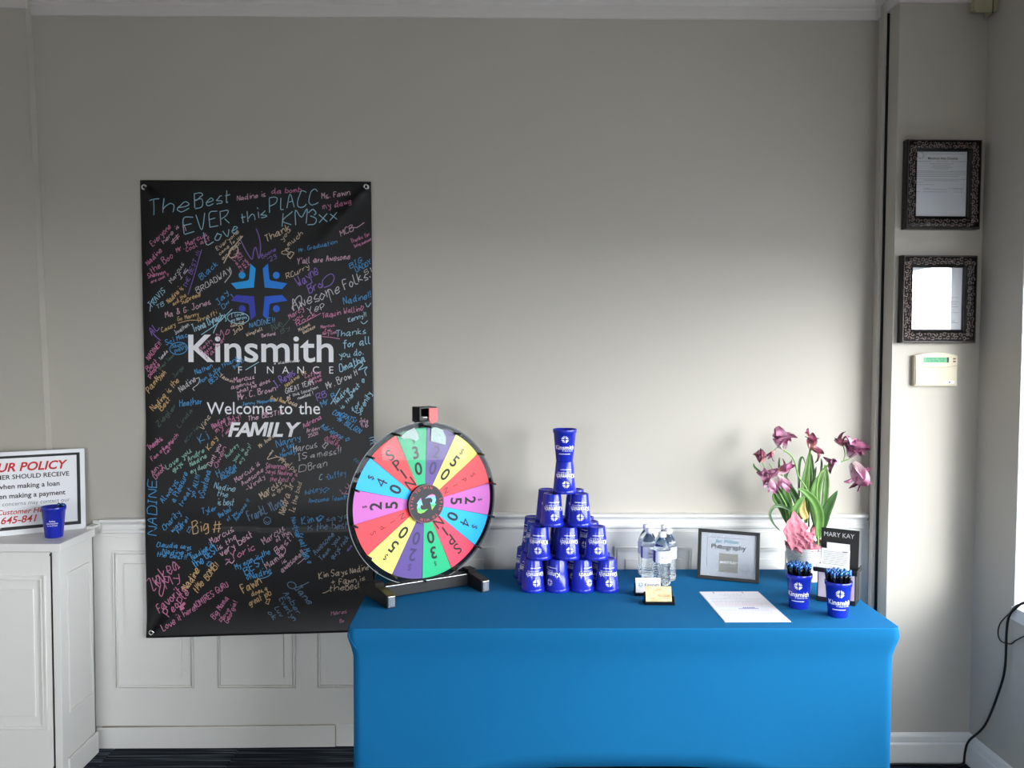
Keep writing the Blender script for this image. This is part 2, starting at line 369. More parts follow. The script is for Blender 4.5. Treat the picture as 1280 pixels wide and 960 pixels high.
for z in (.068, CT-.045): obj('screw_hole', BX(-.030, -.024, -.010, -.004, z, z+.006), M['dark'], ct)
struct('trim_8', BX(-1.630, -1.6, -.056, -.0005, CT, CT+.010, .002), M['white_trim'])
# ------------------------------------------------------------------ policy sign leaning on the wall
sg = empty('policy_sign', (-1.634, -.046, CT), radians(30), label='white framed policy sign with red and black lettering leaning on the cabinet', cat='sign')
SG = obj('board', BX(-.5, 0, 0, .012, 0, .318, .002), M['white'], sg)
bm = NB(); w = .0095
for q in ((-.48, -.017, .020, .020+w+.003), (-.48, -.017, .303-w, .303), (-.48, -.48+w, .03, .3), (-.017-w-.002, -.017, .03, .3)): box(bm, q[0], q[1], -.0012, .001, q[2], q[3])
obj('border', bm, M['print_black'], sg)
def line(body, size, xr, z, m, par, y=-.0008, bold=.0, shear=0, width=None, name='lettering', align='RIGHT', sp=1):
    return obj(name, text_bm(body, size, xr, z, y, align, bold, shear, width=width, spacing=sp), m, par)
line('OUR POLICY', .046, -.07, .244, M['print_red'], sg, bold=.026, shear=.25)
bm = NB()   # serifs of the italic heading
line('CUSTOMER SHOULD RECEIVE', .0245, -.055, .214, M['print_black'], sg, bold=.014)
line('when making a loan', .0262, -.088, .178, M['print_black'], sg, bold=.016)
line('when making a payment', .0262, -.070, .1415, M['print_black'], sg, bold=.016)
line('any concerns may contact our', .0215, -.055, .113, M['print_grey'], sg, bold=.0)
line('Customer Helpline', .0275, -.090, .080, M['print_red'], sg, bold=.012, shear=.25)
line('(803) 645-841', .037, -.168, .046, M['print_red'], sg, bold=.016, shear=.25)
for p in sg.children: pass
sg.rotation_euler = (radians(-2.5), 0, radians(30))
for z in (.03, .288): obj('sign_screw', lathe(NB(), [(.0035, 0), (.003, .002)], 10, True, True), M['chrome'], sg, rot=(radians(90), 0, 0), loc=(-.29, -.0012, z))
# ------------------------------------------------------------------ cups
CH, CR0, CR1 = .1165, .0315, .0435
def crad(z): return CR0+(CR1-.0025-CR0)*z/(CH-.014) if z < CH-.014 else CR1
cup_prof = [(.0, .004), (.024, .004), (.0265, 0), (.0305, 0), (CR0, .002), (crad(.05), .05), (crad(CH-.0145), CH-.0145), (CR1-.0005, CH-.0135), (CR1-.0002, CH-.009), (CR1, CH-.008), (CR1+.0004, CH-.001), (CR1-.0004, CH), (CR1-.0018, CH-.001), (crad(CH-.02)-.0018, CH-.02), (CR0-.002, .006), (0, .0055)]
bm = lathe(NB(), [(max(r, .0002), z) for r, z in cup_prof], 40); cup_me = bpy.data.meshes.new('cup_body'); bmesh.ops.remove_doubles(bm, verts=bm.verts, dist=.00001); bmesh.ops.recalc_face_normals(bm, faces=bm.faces); bm.to_mesh(cup_me); bm.free()
for p in cup_me.polygons: p.use_smooth = True
cup_me.materials.append(M['cupblue'])
def emblem(cx, cz, s, T, bms):
    """four chevrons, each with a dot, into bms (list of one or four)"""
    base = [(-.31, 1.0), (-.125, .825), (-.19, .157), (-.81, .103), (-.995, .303), (-.41, .403), (-.36, .456)]
    dot = (-.603, .588)
    for k, (mx, mz) in enumerate(((1, 1), (-1, 1), (1, -1), (-1, -1))):
        bm = bms[k % len(bms)]
        vs = [bm.verts.new(T(cx+s*x*mx, 0, cz+s*z*mz)) for x, z in base]; bm.faces.new(vs)
        vs = [bm.verts.new(T(cx+s*(dot[0]*mx+.123*cos(a*pi/8)), 0, cz+s*(dot[1]*mz+.123*sin(a*pi/8)))) for a in range(16)]; bm.faces.new(vs)
def Tcup(x, y, z):
    r = crad(z)+.0004; a = -pi/2+x/(.5*(CR0+CR1)); return (r*cos(a), r*sin(a), z)
bm = NB(); emblem(0, .0815, .0132, Tcup, [bm]); text_bm('Kinsmith', .0225, 0, .0445, 0, bold=.016, T=Tcup, bm=bm, width=.079, res=2)
text_bm('F I N A N C E', .0065, .012, .0375, 0, T=Tcup, bm=bm, width=.044, res=1, bold=.02)
for i in range(22):
    x = -.024+i*.0021; h = .0024 if i % 3 else .0030
    vs = [bm.verts.new(Tcup(*p)) for p in ((x, 0, .027), (x+.0017, 0, .027), (x+.0017, 0, .027+h), (x, 0, .027+h))]; bm.faces.new(vs)
bmesh.ops.triangulate(bm, faces=bm.faces); dec_me = bpy.data.meshes.new('printed_logo'); bm.to_mesh(dec_me); bm.free(); dec_me.materials.append(M['print_white'])
def cup(name, x, y, z, label, ang=0, inv=True, group='blue plastic cups stacked in a pyramid'):
    c = empty(name, (x, y, z)); tag(c, label, 'cup', group)
    o = obj('cup_body', cup_me, None, c); d = obj('printed_logo', dec_me, None, c)
    d.rotation_euler = (0, 0, radians(ang))
    if inv:
        for q in (o, d): q.location = (0, 0, CH)
        o.rotation_euler = (0, pi, 0)
        d.rotation_mode = 'XYZ'; d.rotation_euler = (0, pi, radians(ang))
    return c
ords = ['first', 'second', 'third', 'fourth']; rowsn = ['front', 'middle', 'back']
angs4 = [[16, -52, 36, 4], [-15, 20, -30, -40], [-25, 40, 10, 60]]
for r in range(3):
    for i in range(4):
        cup('blue_cup', .127+.0893*i-.011*r, -.372+.0885*r, TT, 'upturned blue cup, %s from the left in the %s row of the bottom tier' % (ords[i], rowsn[r]), angs4[r][i])
angs3 = [[-10, 6, 3], [-14, 30, -38], [-50, 15, 60]]
for r in range(3):
    for i in range(3):
        cup('blue_cup', .149+.1035*i-.008*r-(.006 if i == 2 and r else 0), -.368+.088*r, TT+CH, 'upturned blue cup, %s from the left in the %s row of the three-wide tier' % (ords[i], rowsn[r]), angs3[r][i])
for r in range(2):
    for i in range(2):
        cup('blue_cup', .196+.1*i-.014*r+(.006 if i and r else 0), -.35+.092*r, TT+2*CH, 'upturned blue cup, %s one in the %s row of the two-wide tier' % (('left', 'right')[i], ('front', 'back')[r]), (8, -2)[i]+20*r)
cup('blue_cup', .241, -.335, TT+3*CH, 'upturned blue cup carrying the topmost upright cup of the pyramid', 4)
cup('blue_cup', .241, -.335, TT+4*CH, 'upright blue cup at the very top of the pyramid', -3, inv=False)
# ------------------------------------------------------------------ banner: vinyl sheet on four grommets, pushed out by the chair rail
BC = [Vector(p) for p in ((-1.418, 0, 2.282), (-.508, 0, 2.282), (-1.400, 0, .467), (-.491, 0, .492))]
bn = empty('banner', (-.95, -.012, .47), label='tall black vinyl banner with white lettering, covered in coloured handwriting', cat='banner')
BO = Vector(bn.location)
def bpos(u, v, lift=0):
    """u 0..1 left to right, v 0..1 top to bottom"""
    a = BC[0].lerp(BC[1], u).lerp(BC[2].lerp(BC[3], u), v)
    z = a.z
    s = 0 if z > 1.35 else (1-(z-.96)/.39 if z > .96 else 1); s = s*s*(3-2*s)
    y = -.010-.030*s
    if z < .9: y -= .004
    y -= .0022*sin(u*5+v*2)*sin(v*7)
    W2, H2 = .91, 1.81
    for gu, gv, ang in ((.02, .012, -52), (.98, .012, -128), (.02, .988, 60)):   # creases that run out from the grommets
        dx, dz = (u-gu)*W2, (gv-v)*H2; ca, sa = cos(radians(ang)), sin(radians(ang))
        al, pe = dx*ca+dz*sa, -dx*sa+dz*ca
        if al > 0: y -= .017*math.exp(-(pe/(.010+al*.13))**2)*math.exp(-al/.25)*min(1, al/.03)
    if v > .93: y -= .012*((v-.93)/.07)**2
    if u < .06: y += .004*((.06-u)/.06)**2
    return Vector((a.x, y-lift, z))-BO
bm = NB(); NU, NV = 110, 210; g = [[bm.verts.new(bpos(i/NU, j/NV)) for i in range(NU+1)] for j in range(NV+1)]
for j in range(NV):
    for i in range(NU): bm.faces.new((g[j][i], g[j+1][i], g[j+1][i+1], g[j][i+1]))
sh = obj('sheet', bm, M['vinyl'], bn, True); md = sh.modifiers.new('t', 'SOLIDIFY'); md.thickness = .0008; md.offset = 1
def px_uv(x, y):
    v = (y-225)/(797-225-8*((x-184)/285)) if y > 225 else 0
    v = (y-225-1.5*(x-174)/290)/(572-9.5*(x-180)/288); l = 174.3+9*v; r = 463.7+5.3*v
    return ((x-l)/(r-l), v)
for x, y in ((180, 234), (457.5, 233), (190, 790.5), (462, 783)):
    u, v = px_uv(x, y); p = bpos(u, v, .0006)
    o = obj('grommet', lathe(NB(), [(.0046, .0008), (.005, .003), (.0085, .0038), (.0118, .002), (.0124, 0)], 20), M['chrome'], bn, True, loc=p, rot=(radians(90), 0, 0))
    obj('grommet_nail', lathe(NB(), [(.0001, .003), (.0035, .002), (.004, -.001)], 12), M['dark'], o)
def TB(x, y, z):   # photo-scale units on the sheet -> sheet surface
    u, v = px_uv(x, z); return bpos(u, v, .0011)
def TBt(x0, y0, ang=0):
    ca, sa = cos(radians(ang)), sin(radians(ang))
    return lambda x, y, z: TB(x0+x*ca-z*sa, 0, y0-x*sa-z*ca)
M['logo'] = [mat('logo_blue', srgb(*c), .5, var=.02) for c in ((0, 160, 238), (8, 128, 226), (44, 56, 176), (14, 92, 214))]
bms = [NB() for _ in range(4)]; emblem(0, 0, 35.4, TBt(323, 363.5), bms)
for b, m in zip(bms, M['logo']): obj('logo_figure', b, m, bn)
M['banner_white'] = mat('banner_white_print', srgb(238, 238, 242), .5, var=.01)
def subdiv(bm, ln):
    bmesh.ops.triangulate(bm, faces=bm.faces); return bm
obj('company_name', text_bm('Kinsmith', 48.5, 0, 0, bold=.012, T=TBt(324.3, 450.5), width=182, res=6), M['banner_white'], bn)
for i, c in enumerate('FINANCE'): obj('finance_letter', text_bm(c, 13, 0, 0, bold=-.004, T=TBt(298+i*19.1, 465.4)), M['banner_white'], bn)
for wd_, wx, ww in (('Welcome', 297.5, 82), ('to', 355.6, 17), ('the', 385.5, 27)): obj('printed_word', text_bm(wd_, 22, 0, 0, bold=.004, T=TBt(wx, 516.5, .4), width=ww), M['banner_white'], bn)
bm = NB(); MP = [(0, 0), (0, .72), (.22, .72), (.44, .27), (.66, .72), (.88, .72), (.88, 0), (.71, 0), (.71, .46), (.50, .05), (.38, .05), (.17, .46), (.17, 0)]
bm.faces.new([bm.verts.new((x, 0, z)) for x, z in MP]); bmesh.ops.triangulate(bm, faces=bm.faces); Tm = TBt(320, 544.3)
for v in bm.verts: v.co = Tm((v.co.x-.44+.22*v.co.z)*24.5*.94, 0, v.co.z*24.5)
obj('family_letter', bm, M['banner_white'], bn)
for ch_, fxc, bd_ in (('F', 290, .03), ('A', 304, .03), ('I', 336, .034), ('L', 346.5, .03), ('Y', 363, .03)): obj('family_letter', text_bm(ch_, 24.5, 0, 0, bold=bd_, shear=.22, T=TBt(fxc-2, 544.3), sx=1.08), M['banner_white'], bn)
# single stroke marker hand: x 0-9, y 0-9 (baseline 2, x height 6, capitals 9), strokes separated by blanks
GL = {
'a': '45362615040312233445 4643423252', 'b': '0902 0516264543321202', 'c': '45362615040312223243', 'd': '45362615040312233345 494252', 'e': '0434453626150403122243', 'f': '49382821 0646', 'g': '45362615040312233345 46413010', 'h': '0902 04152636454342',
'i': '1612 1819', 'j': '26212010 2829', 'k': '0902 3604 0442', 'l': '09031222', 'm': '0602 0415262522 2526364552', 'n': '0602 041526364542', 'o': '26150403122233443526', 'p': '0600 05163644331203',
'q': '453626150403123345 4640', 'r': '0602 04152636', 's': '3626150433321202', 't': '19131222 0636', 'u': '060312223344 464252', 'v': '062246', 'w': '0612254256', 'x': '0642 4602',
'y': '0633 463010', 'z': '06460242', 'A': '022942 1535', 'B': '0902 093948371606 0636443202', 'C': '48392918050312223243', 'D': '0902 092947433202', 'E': '490902 0242 0636', 'F': '490902 0636',
'G': '48392918050312324445 2545', 'H': '0902 4942 0646', 'I': '0929 1912 0222', 'J': '1949 3933221203', 'K': '0902 490542', 'L': '090242', 'M': '0209254942', 'N': '02094249',
'O': '291805032243464829', 'P': '0902 0939483605', 'Q': '291805032243464829 3251', 'R': '0902 0939483605 2542', 'S': '48391907163544332203', 'T': '0949 2922', 'U': '09041222324349', 'V': '092249',
'W': '0912253259', 'X': '0942 4902', 'Y': '0925 492522', 'Z': '09490242', '!': '1914 1213', '.': '1213', "'": '1917', '-': '0535',
'+': '0545 2723', ':': '1514 1312', '*': '220516272847563422', '&': '42182938270403123345', '#': '1218 3238 0646 0444', '~': '0415243344', '(': '291422', '@': '3424152635444635',
'0': '291805032243464829', '1': '182922', '2': '0829384602 0242', '3': '0829394736 1626443202', '4': '190545 3932', '5': '49090636443202', '6': '3917050322344516', '7': '094912',
'8': '262718293938271605031232443526', '9': '4526171929394745 4532'}
def glyph(ch):
    s = GL.get(ch, ''); out = []; wmax = 0
    for st in s.split(' '):
        if len(st) < 4: continue
        pts = [(int(st[i]), int(st[i+1])) for i in range(0, len(st)-1, 2)]; wmax = max(wmax, max(p[0] for p in pts)); out.append(pts)
    return out, wmax
def ribbon(bm, pts, w, T):
    q = [pts[0]]
    for a, b in zip(pts, pts[1:]):
        k = max(1, int(sqrt((a[0]-b[0])**2+(a[1]-b[1])**2)/2.2)); q += [(a[0]+(b[0]-a[0])*i/k, a[1]+(b[1]-a[1])*i/k) for i in range(1, k+1)]
    pts = q; n = len(pts); L = []
    for i in range(n):
        a, b = pts[max(0, i-1)], pts[min(n-1, i+1)]; dx, dy = b[0]-a[0], b[1]-a[1]; d = sqrt(dx*dx+dy*dy) or 1
        nx, ny = -dy/d*w/2, dx/d*w/2; L.append((bm.verts.new(T(pts[i][0]+nx, pts[i][1]+ny)), bm.verts.new(T(pts[i][0]-nx, pts[i][1]-ny))))
    for p, q in zip(L, L[1:]):
        bm.faces.new((p[0], p[1], q[1], q[0]))
def smooth2(pts, k=3):
    if len(pts) < 3: return pts
    return [(v.x, v.y) for v in catmull([(a, b, 0) for a, b in pts], k)]
INK = {k: mat('marker_'+n, srgb(*c), .6, var=.06, scale=30) for k, n, c in (('l', 'pale_blue', (150, 196, 216)), ('b', 'blue', (72, 150, 206)), ('p', 'pink', (196, 122, 160)), ('q', 'pale_pink', (206, 164, 184)), ('o', 'ochre', (208, 172, 120)), ('c', 'cream', (204, 184, 160)), ('w', 'white', (196, 192, 196)), ('v', 'violet', (132, 100, 190)), ('g', 'dim_green', (66, 92, 82)), ('m', 'mint', (140, 188, 172)), ('s', 'steel', (98, 132, 168)))}
nidx = [0]
def note(name, strokes, w, ink):
    bm = NB(); nidx[0] += 1; lf = .0012+.00002*(nidx[0] % 60)
    def T(x, y): u, v = px_uv(x, y); return bpos(u, v, lf)
    for s in strokes: ribbon(bm, smooth2(s, 4), w, T)
    return obj(name, bm, INK[ink], bn)
def write(x0, y0, x1, y1, h, ink, body, w=None):
    rnd = random.Random(body+str(x0)); strokes = []; cx = 0
    for ch in body:
        if ch == ' ': cx += 4; continue
        st, wm = glyph(ch); jy = rnd.uniform(-.5, .5); js = rnd.uniform(.88, 1.12)
        for s in st: strokes.append([(cx+(px+rnd.uniform(-.25, .25))*js+.16*(py-2), (py-2+rnd.uniform(-.25, .25))*js+jy) for px, py in s])
        cx += wm*js+1.6
    cx = max(cx-1.6, 1); ln = sqrt((x1-x0)**2+(y1-y0)**2); ax, ay = (x1-x0)/ln, (y1-y0)/ln; sx, sy = ln/cx, h/7.
    out = [[(x0+a*sx*ax+b*sy*ay, y0+a*sx*ay-b*sy*ax) for a, b in s] for s in strokes]
    return note('marker_note', out, w or (1.05 if h >= 9 else .85 if h >= 6 else .7), ink)
NOTES = '''186 270 235 262 19 l The|243 260 287 252 16 l Best|296 250 331 245 6 q Nadine is|339 242 376 239 6 p da bomb|231 292 286 279 18 l EVER|301 278 332 269 12 l this|336 264 397 254 17 l PlACC|352 283 382 278 17 l KM|384 279 421 273 17 l 3xx|258 305 297 289 14 l Love
190 307 214 284 7 p Everyone|204 304 224 284 5 q here is|215 306 233 288 7 q #1|221 315 258 294 6 p Mr. Marcus|233 314 262 299 5 p Cool asf|184 331 202 313 6 p Nadine|189 341 216 320 8 p the Boo|214 353 229 329 5 w Marcus|225 348 234 337 5 w Is|232 359 250 315 5 v THE BEST !!!
271 312 298 290 5 c Everyone|274 318 301 295 4 c came to us|278 324 300 304 4 c and won|291 316 306 334 5 p Tell us|294 313 310 331 5 p hey you|288 321 302 338 4 p Crazy|327 322 344 312 5 v Boone|335 327 345 321 5 v '23
333 302 362 285 9 c Thank|352 301 363 287 5 c you|360 307 378 292 6 c much|351 316 360 316 8 c 8|359 324 367 322 12 c *|373 314 421 303 5 b Mr. Graduation|371 329 437 322 7 q Y'all are Awesome|402 248 437 243 7 q Ms. Fawn|403 261 439 254 7 p my dawg|426 294 442 287 7 q MCB|439 303 462 293 5 p Thanks for|443 308 464 299 4 p being awesome|437 334 452 325 6 b BIG|445 339 464 328 6 b DADDY|456 342 464 338 5 w 51
184 347 206 341 6 p Shannon|188 353 210 344 4 p are cool !!|251 349 272 330 7 b Black|246 366 289 339 7 w BROADWAY|188 384 206 363 7 l TRAVIS|195 385 204 380 5 l TB|210 378 228 360 6 o Nadine is|216 381 232 369 5 o and the|226 379 250 368 6 o Supreme|272 380 285 365 6 b Jay|278 385 291 371 5 b Dw 1|206 396 262 379 7 q Ma & G. Jones|221 400 247 393 5 o Go Manny|246 402 270 391 5 o Thrafti|241 414 281 396 9 l Trona Dynasty|288 395 304 392 4 l I love|288 401 307 396 4 l my Marcus|287 407 304 404 4 c Zola 518|291 417 302 409 6 c JnD|311 408 342 401 6 b NADINE!!|188 418 198 408 9 v AL|201 414 218 406 5 o Casey|218 417 235 406 5 w Jonathan|206 430 233 419 6 b Sci Mac|213 434 228 430 5 b Jason|217 439 231 433 5 b poppy|184 449 200 429 6 p NADINE!!|199 449 208 438 4 w Tamela|249 438 264 426 5 p Beth|254 442 268 430 4 p Nate 4|258 448 281 421 5 p Parker|273 424 287 413 8 p Mo|307 419 327 411 4 c Wingfall
358 347 386 334 6 c RCurry|373 357 398 340 12 v Wayne|386 365 402 357 10 v Bro|366 387 424 363 13 w Awesome|430 360 462 345 12 w Folks.|385 392 413 376 8 w Yep !|429 379 463 370 8 b Nadine!!|361 397 379 386 6 p Marcy|366 401 378 394 5 p you|370 406 394 392 6 p Rock|402 396 454 386 7 p Taquin Wallin*|435 401 457 394 6 l Kenny!!|419 420 456 415 8 l Thanks|428 433 462 428 9 l for all|423 446 453 441 8 l you do.|400 409 417 406 4 p Marcus|404 413 412 412 3 p Is|402 417 420 415 4 p Very Cool|340 413 352 404 8 g Alm|350 416 361 409 5 g By|373 413 387 405 4 c Michael|378 416 393 408 4 c Wallace|326 420 343 417 4 q Bertland
183 463 195 451 6 p Best|185 471 198 455 6 p people|198 461 216 443 4 g Great Team|216 471 228 459 5 g Jorge|184 490 195 477 8 o Pam|194 475 206 466 6 o Nyjah|190 513 222 475 7 o Nadine is the|200 513 211 498 6 o Best|224 489 243 474 7 w Nadine|243 467 264 458 6 b Nathan|249 478 274 460 5 b Mon is the|262 479 275 467 6 b BEST!|276 459 297 448 5 b Thank|291 460 304 450 5 b from KT|272 470 288 477 5 c Yasmin|291 477 316 472 6 q Marcus|287 485 316 478 5 q agenius|295 491 336 476 5 q what he does|296 499 343 487 7 q Mr. C. Brown|301 506 342 500 4 b Jenny Moponez|222 507 250 504 8 b Heather|196 533 218 507 6 g Ziegler|222 534 238 512 5 g Linda|230 553 246 533 4 g Kris|252 537 261 520 6 c Vinc|264 535 286 523 7 p Nadine is|268 540 299 521 7 p my lady!|275 547 285 537 5 p is|308 525 351 517 6 q The BEST!!!|249 553 258 545 8 b Kj|260 562 270 547 6 o Kay|184 562 200 549 6 p Thanks|203 562 221 544 5 p so much
341 454 373 450 3 w a classically|344 484 367 466 9 v J. Reyes|356 483 381 464 5 o Nadine to|380 471 400 465 5 p Coffee|385 475 400 469 4 p makes|390 480 401 474 4 p the|356 491 390 479 6 w GREAT TEAM|357 497 396 484 4 w at this location|371 498 390 492 4 w needed !|408 485 446 467 8 w Mr. Brow H|419 504 436 486 6 l Nadine|426 511 441 494 5 l is the|437 493 456 475 6 l best *|402 508 419 496 8 b Mr B|396 500 407 493 8 v RB|441 515 450 503 6 l for|449 518 464 491 7 l Serenity|414 516 442 528 6 b CONGRATS!|418 523 448 541 6 b -Mr. BILLGEN|448 526 459 527 5 q Jola|449 533 459 533 5 q 9:16|336 498 355 503 5 o Great Room|356 501 369 507 6 c Rosa|378 534 401 522 6 p Adrena|382 540 398 536 5 q Arden|384 546 396 542 4 q 2500|399 533 433 552 7 b Adrienne *|411 547 423 550 5 p MRS|404 549 422 558 6 p Quality
424 463 456 450 9 l Omatha|460 545 463 553 7 l Th|461 556 466 560 8 s R|441 574 449 580 5 s Red|366 564 395 558 8 w Marcus|402 560 409 559 9 w *|372 575 383 572 8 w IS|387 571 393 570 6 w a|396 570 425 565 8 w mess!!|345 558 374 548 8 b Nanny|352 564 367 556 6 b is fav|350 571 368 565 6 b Handy|324 559 341 545 5 c Mr. Andre
186 562 201 549 5 p Facts|189 575 215 552 5 p Fam of mine|206 567 212 560 4 p let|208 586 238 564 7 m Love you|216 589 232 576 6 m guys -|234 576 254 564 6 m Andre|237 582 257 571 6 m Nadine|238 591 259 582 6 m my dear|190 593 201 581 6 p Amy|194 598 205 585 6 p Dixon|196.5 668 195 600 11 b NADINE|204 628 222 602 7 b Always|219 627 234 591 7 b a Pleasure|227 632 239 611 6 b treat|242 621 249 594 6 b yo All!!!|254 622 263 588 8 b vSvetana|267 609 293 613 7 l Nadine|271 618 284 620 7 l the|272 629 292 630 8 l is best|263 582 275 555 6 q Dont you|270 584 281 559 6 p Owen|282 572 296 556 5 m Audrey|292 577 303 561 5 m you is|300 579 312 556 5 m my guy!|272 596 295 583 8 b Hosea|277 599 295 588 6 b Rachel|295 602 324 580 6 q Marcus is|303 606 329 588 6 q Awesome|309 613 331 596 6 q -Windy|253 641 271 636 7 b Tyler|275 646 290 636 6 b the best|285 650 297 640 5 b of you|296 650 312 625 5 b Awesome !!|312 650 355 630 11 s FrankL Ylong|206 662 226 641 7 b Charity|216 664 226 654 6 b was|224 665 236 648 6 b here!|235 666 241 664 8 s *|242 666 261 661 14 o Big|266 664 276 663 15 o #
331 583 357 586 7 p Savannah|331 590 371 594 6 p Says Nadine is|337 600 367 601 6 p the best *|334 566 368 589 7 c T - Phelps|328 623 352 603 9 c Marcus|341 620 357 606 5 c is guy|355 642 367 604 9 c Nedra Jr|368 639 377 602 6 c Is the bad|373 589 382 587 8 w D|385 586 408 581 8 w Bran|399 598 409 597 6 l C -|410 598 432 592 7 b Duffey|381 617 402 612 6 b Ashley|403 615 411 614 8 b *|386 627 432 623 6 b Awesome Team!!|378 655 393 651 10 b Kim|395 651 404 650 10 b *|408 650 434 646 7 s says|384 662 434 659 9 s is the best|430 616 438 605 7 p Lu|364 646 371 670 6 b Nadine|365 658 370 668 5 b Is|371 667 383 697 8 b Great Mom|377 690 385 704 6 b you *
265 679 292 662 8 q Marcus|273 687 296 671 7 q is the|277 695 316 669 9 q very best|283 703 319 686 9 p ~Yoric|331 680 356 661 8 q Marcus|346 676 362 666 6 q of the|347 692 367 670 8 q Best!|334 711 355 694 8 q Mama|353 705 358 701 5 q is|353 715 380 691 7 q awesome!!|395 693 418 667 7 s Awesome|402 700 426 671 6 s Team, you|416 698 437 671 6 s guys rock|434 693 441 684 6 v @|242 699 267 680 6 b Nadine is|245 709 273 687 9 b the BEST|259 708 265 706 7 b *|295 711 338 691 7 b My mom is the|307 718 332 702 10 b BEST|309 725 339 715 8 b *Nadine
196 682 239 685 6 b Claudia says|203 691 239 693 6 b Nadine is|196 694 233 698 6 b the best!!|192 738 225 707 16 p Ziakea|209 735 226 722 12 p My|201 765 233 736 11 p Favorite|212 771 237 741 11 p People|234 738 250 712 9 o Nadine|245 732 249 729 5 o is|246 741 274 707 8 o the BOMB!|205 788 246 761 8 p Love it here!|244 761 285 732 7 p ADMIRES GURU|268 774 286 748 7 p Big Mama|279 774 287 762 5 p love|285 779 296 753 6 p Georgia!|274 778 280 777 8 p *|305 742 327 728 12 o Fawn|315 745 334 736 6 o does a|312 757 339 743 8 o great job|333 757 339 753 8 o *
399 723 411 720 8 c Kim|414 720 434 717 8 c Says|438 716 461 711 7 c Nadine|414 731 419 730 7 c +|424 730 445 727 7 c Fawn|449 726 456 724 6 c is|412 739 430 736 7 c the|432 737 450 734 8 c Best|367 734 385 756 9 s Jane|354 741 371 768 7 s Amber|348 749 366 776 7 s Everlyn|343 760 350 771 6 s Luv|334 766 342 775 6 s ok|414 769 433 766 5 p Hares|425 778 430 777 4 p Be'''
for ent in NOTES.replace('\n', '|').split('|'):
    p = ent.split(' ', 6); write(*[float(q) for q in p[:5]], p[5], p[6])
def free(ink, w, *st): note('marker_stroke', [list(s) for s in st], w, ink)
def ell(cx, cy, a, b, rot=0):
    return [(cx+a*cos(t*pi/8)*cos(rot)-b*sin(t*pi/8)*sin(rot), cy+a*cos(t*pi/8)*sin(rot)+b*sin(t*pi/8)*cos(rot)) for t in range(17)]
free('v', 1.2, [(300, 299), (306, 311), (314, 323), (316, 314), (319, 308), (323, 322), (325, 308), (323, 294), (319.5, 285)])
free('v', 1.1, [(400, 358), (403, 356), (402, 350), (408, 343), (414, 341), (417, 346), (413, 354), (404, 358)])
free('w', 1.0, [(280, 352), (288, 341), (287, 334)]); free('v', .9, [(234, 367), (243, 340), (252, 311)]); free('c', 1.3, [(279, 328), (288, 312), (303, 294)]); free('c', 1.1, ell(291, 314, 5, 8, .5))
free('q', 1.0, [(441, 283), (446, 283), (455, 277)]); free('l', 1.2, [(186, 388), (187, 378), (190, 371)]); free('o', .9, [(221, 402.5), (235, 399), (249, 399)])
free('l', 1.0, ell(296.5, 396, 13.5, 7, .05)); free('b', 1.0, ell(221.5, 434, 11, 7.5, -.15)); free('l', 1.0, [(250, 417), (270, 403), (289, 385)]); free('l', 1.2, [(265, 415), (272, 400), (277, 392)])
free('v', 1.1, [(188, 413), (193, 419), (199, 424)]); free('g', .8, [(342, 412), (348, 405), (352, 407), (362, 396)]); free('p', .9, [(372, 405), (385, 398), (400, 390)]); free('p', .9, [(402, 419), (412, 420), (424, 422)])
free('l', 1.0, [(441, 459), (448, 452), (453, 454), (447, 461), (458, 457), (455, 462), (457, 468)]); free('w', 1.0, [(243, 472), (247, 471), (246, 478), (239, 484), (241, 487)])
free('l', 1.0, [(305, 461), (322, 451)]); free('l', 1.0, [(412, 504), (417, 496), (424, 484)]); free('l', .9, [(456, 377), (459, 382), (463, 377)]); free('l', .9, [(450, 400), (454, 403), (459, 399)])
free('s', .9, ell(334, 649.5, 4.3, 4.6)); free('s', .8, [(331.5, 650), (334, 652), (336.5, 650)]); free('c', 1.1, [(354, 574), (346, 570), (333, 573), (339, 564)]); free('q', .9, [(427, 615.5), (437, 616)])
free('b', 1.0, [(321, 724), (334, 720), (340, 715)]); free('c', .9, [(403, 741), (407, 740), (412, 737)]); free('s', 1.0, ell(364.5, 731, 5.5, 4, .4), [(370, 734), (378, 731), (386, 727)]); free('q', .9, [(372, 704), (377, 700), (380, 697)])
free('p', 3.2, [(224, 759), (228, 756), (231, 753)], [(225, 762), (230, 759)]); free('b', 2.4, [(396, 645), (398, 650), (402, 647)]); free('p', 1.1, [(203, 716), (206, 728), (203, 744), (199, 741), (201, 730)])
free('p', 1.1, [(190, 722), (196, 731), (194, 724)]); free('q', 1.0, [(282, 705), (286, 701), (290, 703), (293, 699)]); free('q', 1.0, ell(352, 688, 4.5, 6, .5)); free('w', 1.0, [(367, 386), (364, 383), (369, 372), (374, 368), (376, 374), (372, 386)])
# ------------------------------------------------------------------ prize wheel
WA = radians(31)
wh = empty('prize_wheel', (-.265, -.385, TT), WA, label='tabletop prize wheel with fourteen coloured wedges and a red pointer on a black stand', cat='prize wheel')
HZ, WR = .3195, .292        # hub height over the table, rim radius
